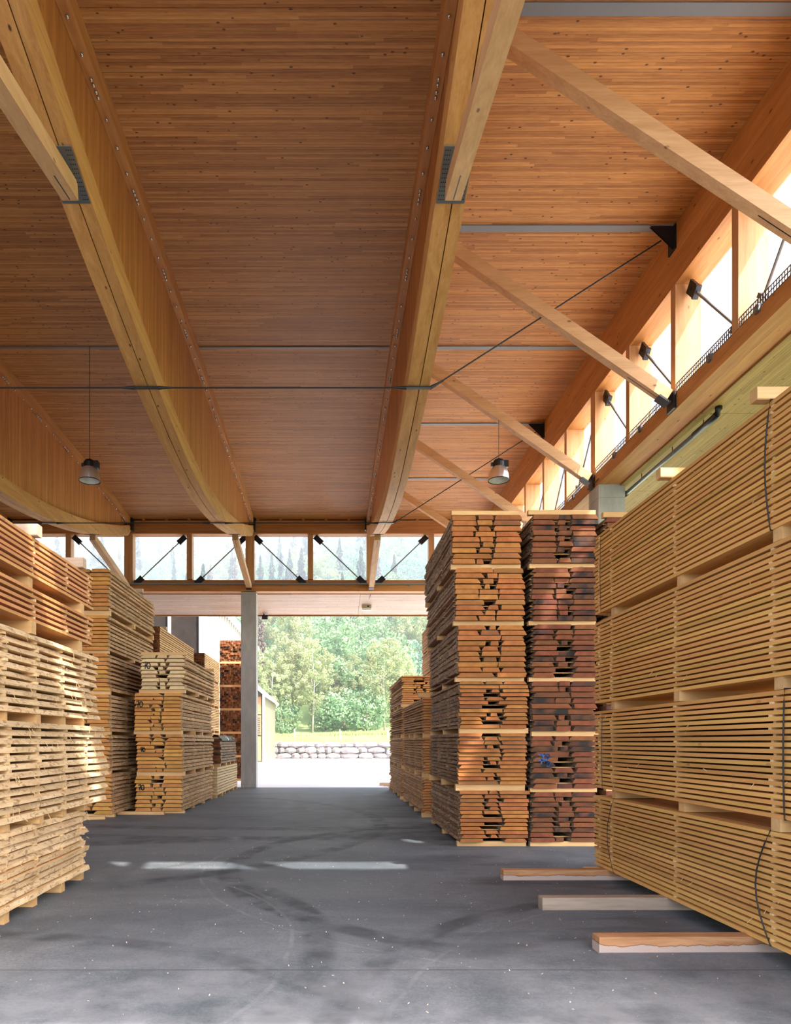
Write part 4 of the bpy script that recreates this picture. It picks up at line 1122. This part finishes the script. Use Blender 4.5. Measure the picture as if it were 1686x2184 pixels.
# ------------------------------------------------------------------ wood chips on the floor
rng = random.Random(11); b = MB()
for q in range(500):
    x = rng.uniform(-3.2, 4.2); y = rng.uniform(4.3, 12.0); a = rng.uniform(0, 6.28); l = rng.uniform(0.003, 0.009); w = rng.uniform(0.002, 0.004)
    if q % 80 == 0: l *= 2.5
    ca, sa = math.cos(a), math.sin(a); h = rng.uniform(0.002, 0.006)
    p = [(x+ca*l-sa*w, y+sa*l+ca*w, 0.001), (x-ca*l-sa*w, y-sa*l+ca*w, h), (x-ca*l+sa*w, y-sa*l-ca*w, h), (x+ca*l+sa*w, y+sa*l-ca*w, 0.001)]
    b.poly(p); b.poly([(v[0], v[1], v[2]+0.003) for v in p])
M['chip'] = wood('dry_chip', (196,180,158), (220,206,188), 'X', 8, 12, 0.3, 0)
tag(b.build('wood_chips', M['chip']), 'pale wood chips and sawdust flecks scattered over the asphalt', 'wood chips', kind='stuff')

# ------------------------------------------------------------------ boulder wall, meadow, fence posts
rng = random.Random(21)
wall = tag(empty('boulder_wall', (0, 73.2, 0)), 'dry-laid wall of big pale boulders below the meadow', 'wall')
protos = []
for q in range(6):
    b = MB(); nu, nv = 7, 5
    for i in range(nv+1):
        th = math.pi*i/nv
        for j in range(nu):
            ph = 2*math.pi*j/nu; r = rng.uniform(0.9, 1.12)
            x, y, z = math.sin(th)*math.cos(ph), math.sin(th)*math.sin(ph), math.cos(th)
            f = max(abs(x), abs(z), abs(y)*0.9)**0.85; r = 1.0+(r-1.0)*0.6
            b.v.append((x*r/f*0.5, y*r/f*0.5, z*r/f*0.5))
    for i in range(nv):
        for j in range(nu):
            j2 = (j+1) % nu; b.f.append((i*nu+j, (i+1)*nu+j, (i+1)*nu+j2, i*nu+j2)); b.m.append(0)
    protos.append(b.mesh('stone', M['stone']))
b = MB(); b.box(-30, 5.6, 0.05, 0.6, 0, 1.6); b.build('earth_core', M['stone'], wall)
z = 0.0
for row, h in enumerate((0.55, 0.62, 0.52)):
    x = -30.0
    while x < 5.9-0.5*row:
        w = rng.choice((0.7, 0.9, 1.2, 1.5, 1.9)); hh = h*rng.uniform(0.92, 1.1)
        link('stone', protos[rng.randrange(6)], wall, (x+w/2, rng.uniform(-0.1,0.1)+0.1*row, z+h/2-0.02), (0, rng.uniform(-0.06,0.06), 0), (w*1.03, 0.9, hh*1.1))
        x += w
    z += h
link('stone', protos[2], wall, (6.0, -0.2, 0.55), (0,0.3,0), (1.0,0.9,0.95)); link('stone', protos[4], wall, (6.9, -0.1, 0.3), (0,0.1,0), (1.1,0.9,0.55))
for (x, lab) in ((-4.4, 'left pale fence post at the meadow edge'), (0.85, 'middle leaning pale fence post at the meadow edge'), (6.35, 'right pale fence post at the meadow edge')):
    z = terr(x, 81.0); b = MB(); b.tube([(0,0,-0.1),(0.02,0,0.5),(-0.06 if x > 0 else 0.0,0,1.05)], [0.09,0.085,0.07], 7)
    o = b.build('fence_post', M['white']); o.location = (x, 81.0, z); tag(o, lab, 'post', 'fence posts on the meadow')
b = MB(); rng = random.Random(4)
for q in range(16000):
    x = rng.uniform(-16, 14); y = rng.uniform(74.3, 87); z = terr(x, y); h = rng.uniform(0.06, 0.2) if y < 84 else rng.uniform(0.2, 0.42)
    a = rng.uniform(0, 3.14); w = 0.035 if y < 84 else 0.05
    b.quad((x-w*math.cos(a), y-w*math.sin(a), z-0.02), (x+w*math.cos(a), y+w*math.sin(a), z-0.02), (x+w*0.6*math.cos(a)+0.03, y+w*math.sin(a), z+h), (x-w*0.2*math.cos(a), y-w*math.sin(a), z+h), 1 if (y > 85.3 and q % 5 == 0) else 0)
M['buttercup'] = plain('yellow_meadow_flowers', (176, 146, 70), 0.8, 0, 3, 0.1)
tag(b.build('meadow_tufts', [M['grass'], M['buttercup']]), 'tall meadow grass with yellow flowers above the boulder wall', 'grass', kind='stuff')

# ------------------------------------------------------------------ trees
def crown_broad(nm, mt, H, R, z0, ncl, nq, size, seed, flat=1.0, clump=0.26):
    rng = random.Random(seed); b = MB()
    for c in range(ncl):
        th = rng.uniform(0, 2*math.pi); u = rng.uniform(-1, 1); rr = rng.uniform(0.35, 1.0)**0.5
        s = math.sqrt(1-u*u)
        prof = 1.0 if u < 0 else 1.0
        cx, cy, cz = R*rr*s*math.cos(th), R*rr*s*math.sin(th), z0+(H-z0)*(0.5+0.5*u*rr)
        cr = R*clump*rng.uniform(0.75, 1.3)
        for q in range(nq):
            d = Vector((rng.gauss(0,1), rng.gauss(0,1), rng.gauss(0,1))).normalized()
            p = Vector((cx,cy,cz)) + d*cr*rng.uniform(0.75,1.05)
            t1 = d.cross(Vector((rng.uniform(-1,1),rng.uniform(-1,1),rng.uniform(-1,1)))).normalized(); t2 = (d.cross(t1)+d*rng.uniform(-0.6,0.6)).normalized()
            w = size*rng.uniform(0.6,1.2); h = w*rng.uniform(0.5,0.9)
            b.quad(p-t1*w-t2*h*0.2, p-t2*h, p+t1*w+t2*h*0.2, p+t2*h)
    return b.mesh(nm, mt)
def crown_fir(nm, mt, H, R, z0, seed, nbr=1500):
    rng = random.Random(seed); b = MB()
    for i in range(nbr):
        f = rng.random()**1.25; z = z0+(H-z0)*f; r = R*(1-f)**0.8*(0.75+0.25*math.sin(f*40))+0.12
        a = rng.uniform(0, 2*math.pi); l = r*rng.uniform(0.45,1.12); d = Vector((math.cos(a), math.sin(a), 0)); t = Vector((-d.y, d.x, 0))
        dr = rng.uniform(0.15, 0.65)
        p0 = Vector((0,0,z))+d*(l*rng.uniform(0.1,0.6)); p1 = Vector((0,0,z))+d*l+Vector((0,0,-l*dr)); w = 0.07*r+0.07
        md = (p0+p1)/2; tw = rng.uniform(-0.3,0.3)
        b.quad(p0, md-t*w+Vector((0,0,-0.12+tw)), p1, md+t*w+Vector((0,0,-0.12-tw)))
    return b.mesh(nm, mt)
def trunk_mesh(nm, H, r, seed, branches=5):
    rng = random.Random(seed); b = MB()
    b.tube([(0,0,-0.3),(rng.uniform(-.15,.15),0,H*0.3),(rng.uniform(-.3,.3),0,H*0.6),(0,0,H)], [r, r*0.8, r*0.5, r*0.15], 7)
    for q in range(branches):
        z = H*rng.uniform(0.3,0.7); a = rng.uniform(0,6.28); l = H*0.22
        b.tube([(0,0,z),(l*0.5*math.cos(a),l*0.5*math.sin(a),z+l*0.4),(l*math.cos(a),l*math.sin(a),z+l*0.9)], [r*0.35,r*0.25,r*0.08], 5)
    return b.mesh(nm, M['trunk'], True)
C = {'spring': [crown_broad('crown', M['leaf_spring'], 15, 3.3, 3.2, 120, 90, 0.12, s, 1.0, 0.16) for s in (1,2)],
     'green': [crown_broad('crown', M['leaf_green'], 12, 4.2, 0.8, 90, 70, 0.19, s, 1.0, 0.2) for s in (3,4)],
     'blue': [crown_broad('crown', M['leaf_blue'], 12, 4.4, 0.8, 90, 70, 0.19, s, 1.0, 0.2) for s in (5,6)],
     'fir': [crown_fir('crown', M['leaf_fir'], 18, 3.0, 1.0, s) for s in (7,8)],
     'rust': [crown_fir('crown', M['leaf_rust'], 15, 2.4, 1.0, 9)],
     'mauve': [crown_broad('crown', M['leaf_mauve'], 11, 4.0, 3.0, 40, 80, 0.14, 10)],
     'shrub': [crown_broad('crown', M['leaf_green'], 4.2, 2.6, 0.0, 40, 80, 0.14, 12)]}
T = [trunk_mesh('trunk', 13.0, 0.22, 1), trunk_mesh('trunk', 13.5, 0.17, 2)]
def tree(kind, x, y, sc, lab, grp, rng, with_trunk=True, name=None):
    root = tag(empty(name or {'fir':'fir_tree','rust':'fir_tree','shrub':'shrub'}.get(kind,'broadleaf_tree'), (x, y, terr(x,y)-0.1), rng.uniform(0,6.28)), lab, 'shrub' if kind == 'shrub' else 'tree', grp)
    root.scale = (sc*rng.uniform(0.9,1.1), sc*rng.uniform(0.9,1.1), sc)
    link('crown', rng.choice(C[kind]), root)
    if with_trunk: link('trunk', rng.choice(T), root, None, None, (1,1,0.95 if kind != 'shrub' else 0.2))
    return root
rng = random.Random(33)
front = [(-7.6, 90, 'spring', 0.74, 'slender yellow-green tree just right of the concrete column'), (-5.2, 92, 'spring', 0.84, 'tall yellow-green tree left of centre in the opening'),
         (-2.6, 90, 'spring', 0.84, 'big yellow-green tree with a pale bare trunk'), (0.4, 96, 'spring', 0.66, 'yellow-green tree in the middle of the opening'),
         (2.9, 97, 'spring', 0.70, 'light green tree right of the middle of the opening'), (6.6, 90, 'spring', 0.82, 'tall thin tree with a bare lower trunk on the right of the opening'),
         (9.0, 94, 'spring', 0.74, 'yellow-green tree half hidden behind the right stacks'), (-10.5, 92, 'spring', 0.74, 'yellow-green tree hidden behind the column'),
         (4.3, 90, 'shrub', 1.2, 'bushy light green shrub in front of the right trees'), (-1.0, 92, 'shrub', 0.95, 'low grey-green shrub at the foot of the trees'),
         (-6.6, 90, 'shrub', 1.0, 'leafy shrub at the meadow edge near the column'), (1.6, 91, 'shrub', 1.2, 'dense shrub in the middle of the meadow edge')]
for x, y, kd, sc, lab in front: tree(kd, x, y, sc, lab, 'trees at the meadow edge', rng)
labs = {'green': 'round green tree on the wooded hillside', 'blue': 'cool green round tree on the wooded hillside', 'fir': 'dark fir on the wooded hillside', 'rust': 'brownish thin fir on the wooded hillside', 'spring': 'bright yellow-green tree on the wooded hillside', 'mauve': 'leafless mauve tree on the wooded hillside'}
y = 100.0; cnt = 0
while y < 262:
    half_l = 0.50*y+3; half_r = 0.20*y+3
    step = 6.2 + (y-100)*0.018
    x = -half_l + rng.uniform(0, step)
    while x < half_r and cnt < 285:
        r = rng.random()
        firry = 0.16 + 0.25*max(0, min(1, (y-150)/80.0)) * (1 if x < 0 else 0.5)
        kd = 'fir' if r < firry else ('rust' if r < firry+0.05 else ('green' if r < 0.62 else ('blue' if r < 0.9 else 'spring')))
        lb = labs[kd].replace('on the', ('low on the' if y < 125 else 'halfway up the' if y < 175 else 'high on the')) + (' towards the left' if x < -0.2*y else ' above the far opening' if x < 0.03*y else ' above the right stacks')
        tree(kd, x+rng.uniform(-1.2,1.2), y+rng.uniform(-3,3), rng.uniform(0.85,1.25), lb, lb.replace(' tree', ' trees').replace(' fir', ' firs'), rng, False); cnt += 1
        x += step*rng.uniform(0.8,1.2)
    y += 9.5 + (y-100)*0.035
for q, (x, y) in enumerate(((-15.5,150),(-13.2,152),(-11.0,149),(-9.4,153),(-6.8,151),(-4.6,148),(1.5,158),(-13.6,112))):
    tree('fir', x, y, 1.05 if y > 120 else 0.9, ['dark fir leftmost of the group beside the column', 'second dark fir of the group beside the column', 'third dark fir of the group beside the column', 'fourth dark fir of the group above the opening', 'fifth dark fir of the group above the opening', 'rightmost dark fir of the group above the opening', 'single dark fir above the middle of the opening', 'lower dark fir beside the column'][q], 'firs above the far opening', rng)
tree('mauve', -8.0, 128, 0.9, labs['mauve'], None, rng)

# ------------------------------------------------------------------ haze in the valley
hz = N('valley_haze'); vs = hz.n('ShaderNodeVolumeScatter'); vs.inputs['Color'].default_value = (0.95, 0.97, 1.0, 1); vs.inputs['Density'].default_value = 0.0024
hz.l(vs.outputs[0], hz.out.inputs['Volume'])
b = MB(); b.box(-160, 90, 75.5, 300, -1, 130)
tag(b.build('valley_haze', hz.mat), 'thin bright haze over the meadow and wooded hillside', 'haze', kind='stuff')

# ------------------------------------------------------------------ buildings behind
root = tag(empty('timber_shed', (-6.47, 36, 0)), 'pale board-sided building with dark netted bays behind the left stacks', 'building')
b = MB(); b.box(-14, 0, 0.3, 22, 0, 9.3); b.build('wall', M['siding'], root)
for q in range(24):
    b = MB(); b.box(0.0, 0.09, 0.35+0.93*q, 0.55+0.93*q, 0, 9.3); b.build('batten', M['beige_white'], root)
for (x0, x1) in ((-1.85, -0.4), (-3.5, -1.98), (-5.2, -3.65), (-6.9, -5.35)):
    b = MB(); b.box(x0, x1, 0.2, 0.32, 0.2, 9.2); b.build('netted_bay', M['net'], root)
for x in (-0.38, -1.97, -3.64, -5.34):
    b = MB(); b.box(x, x+(0.38 if x > -0.5 else 0.12), 0.0, 0.3, 0, 9.3); b.build('post', M['white'], root)
b = MB(); b.box(-14.3, 0.35, -0.4, 22.4, 9.3, 9.55); b.build('roof', M['roof_tin'], root)
root = tag(empty('barn', (-5.9, 60, 0)), 'small pale barn corner beside the concrete column', 'building')
b = MB(); b.box(-8, 0, 0.3, 12, 0, 5.7); b.poly([(-8,0.3,5.7),(0,0.3,5.7),(-4,0.3,9.2)]); b.build('wall', M['siding'], root)
b = MB(); b.box(-0.12, 0.06, 0.1, 0.35, 0, 5.8); b.build('corner_trim', M['white'], root)
for (z0, z1) in ((0.1, 2.2), (2.3, 4.0), (4.1, 5.6)):
    b = MB(); b.box(-6, -0.25, 0.2, 0.32, z0, z1); b.build('larch_panel', M['orange_siding'], root)
for q in range(9):
    b = MB(); b.box(-3, -0.3, 0.14, 0.2, 2.35+0.18*q, 2.45+0.18*q); b.build('slat', M['siding'], root)
b = MB(); b.bar((0.35,6,5.55),(-4.1,6,9.5),12.6,0.2,(0.66,0,0.75)); b.build('roof', M['roof_tin'], root)
b = MB(); b.bar((-8.3,6,5.6),(-3.9,6,9.5),12.6,0.2,(-0.66,0,0.75)); b.build('roof', M['roof_tin'], root)
root = tag(empty('yard_lamp', (-6.1, 34.4, 0)), 'white curved yard lamp above the outdoor stack', 'lamp')
b = MB(); b.tube([(0,0,0),(0,0,5.6),(0.08,0,6.1),(0.3,0,6.4),(0.6,0,6.55)], [0.07,0.06,0.05,0.05,0.04], 10); b.build('pole', M['white'], root, True)
b = MB(); b.box(0.5,0.95,-0.12,0.12,6.5,6.62); b.build('lamp_head', M['white'], root)
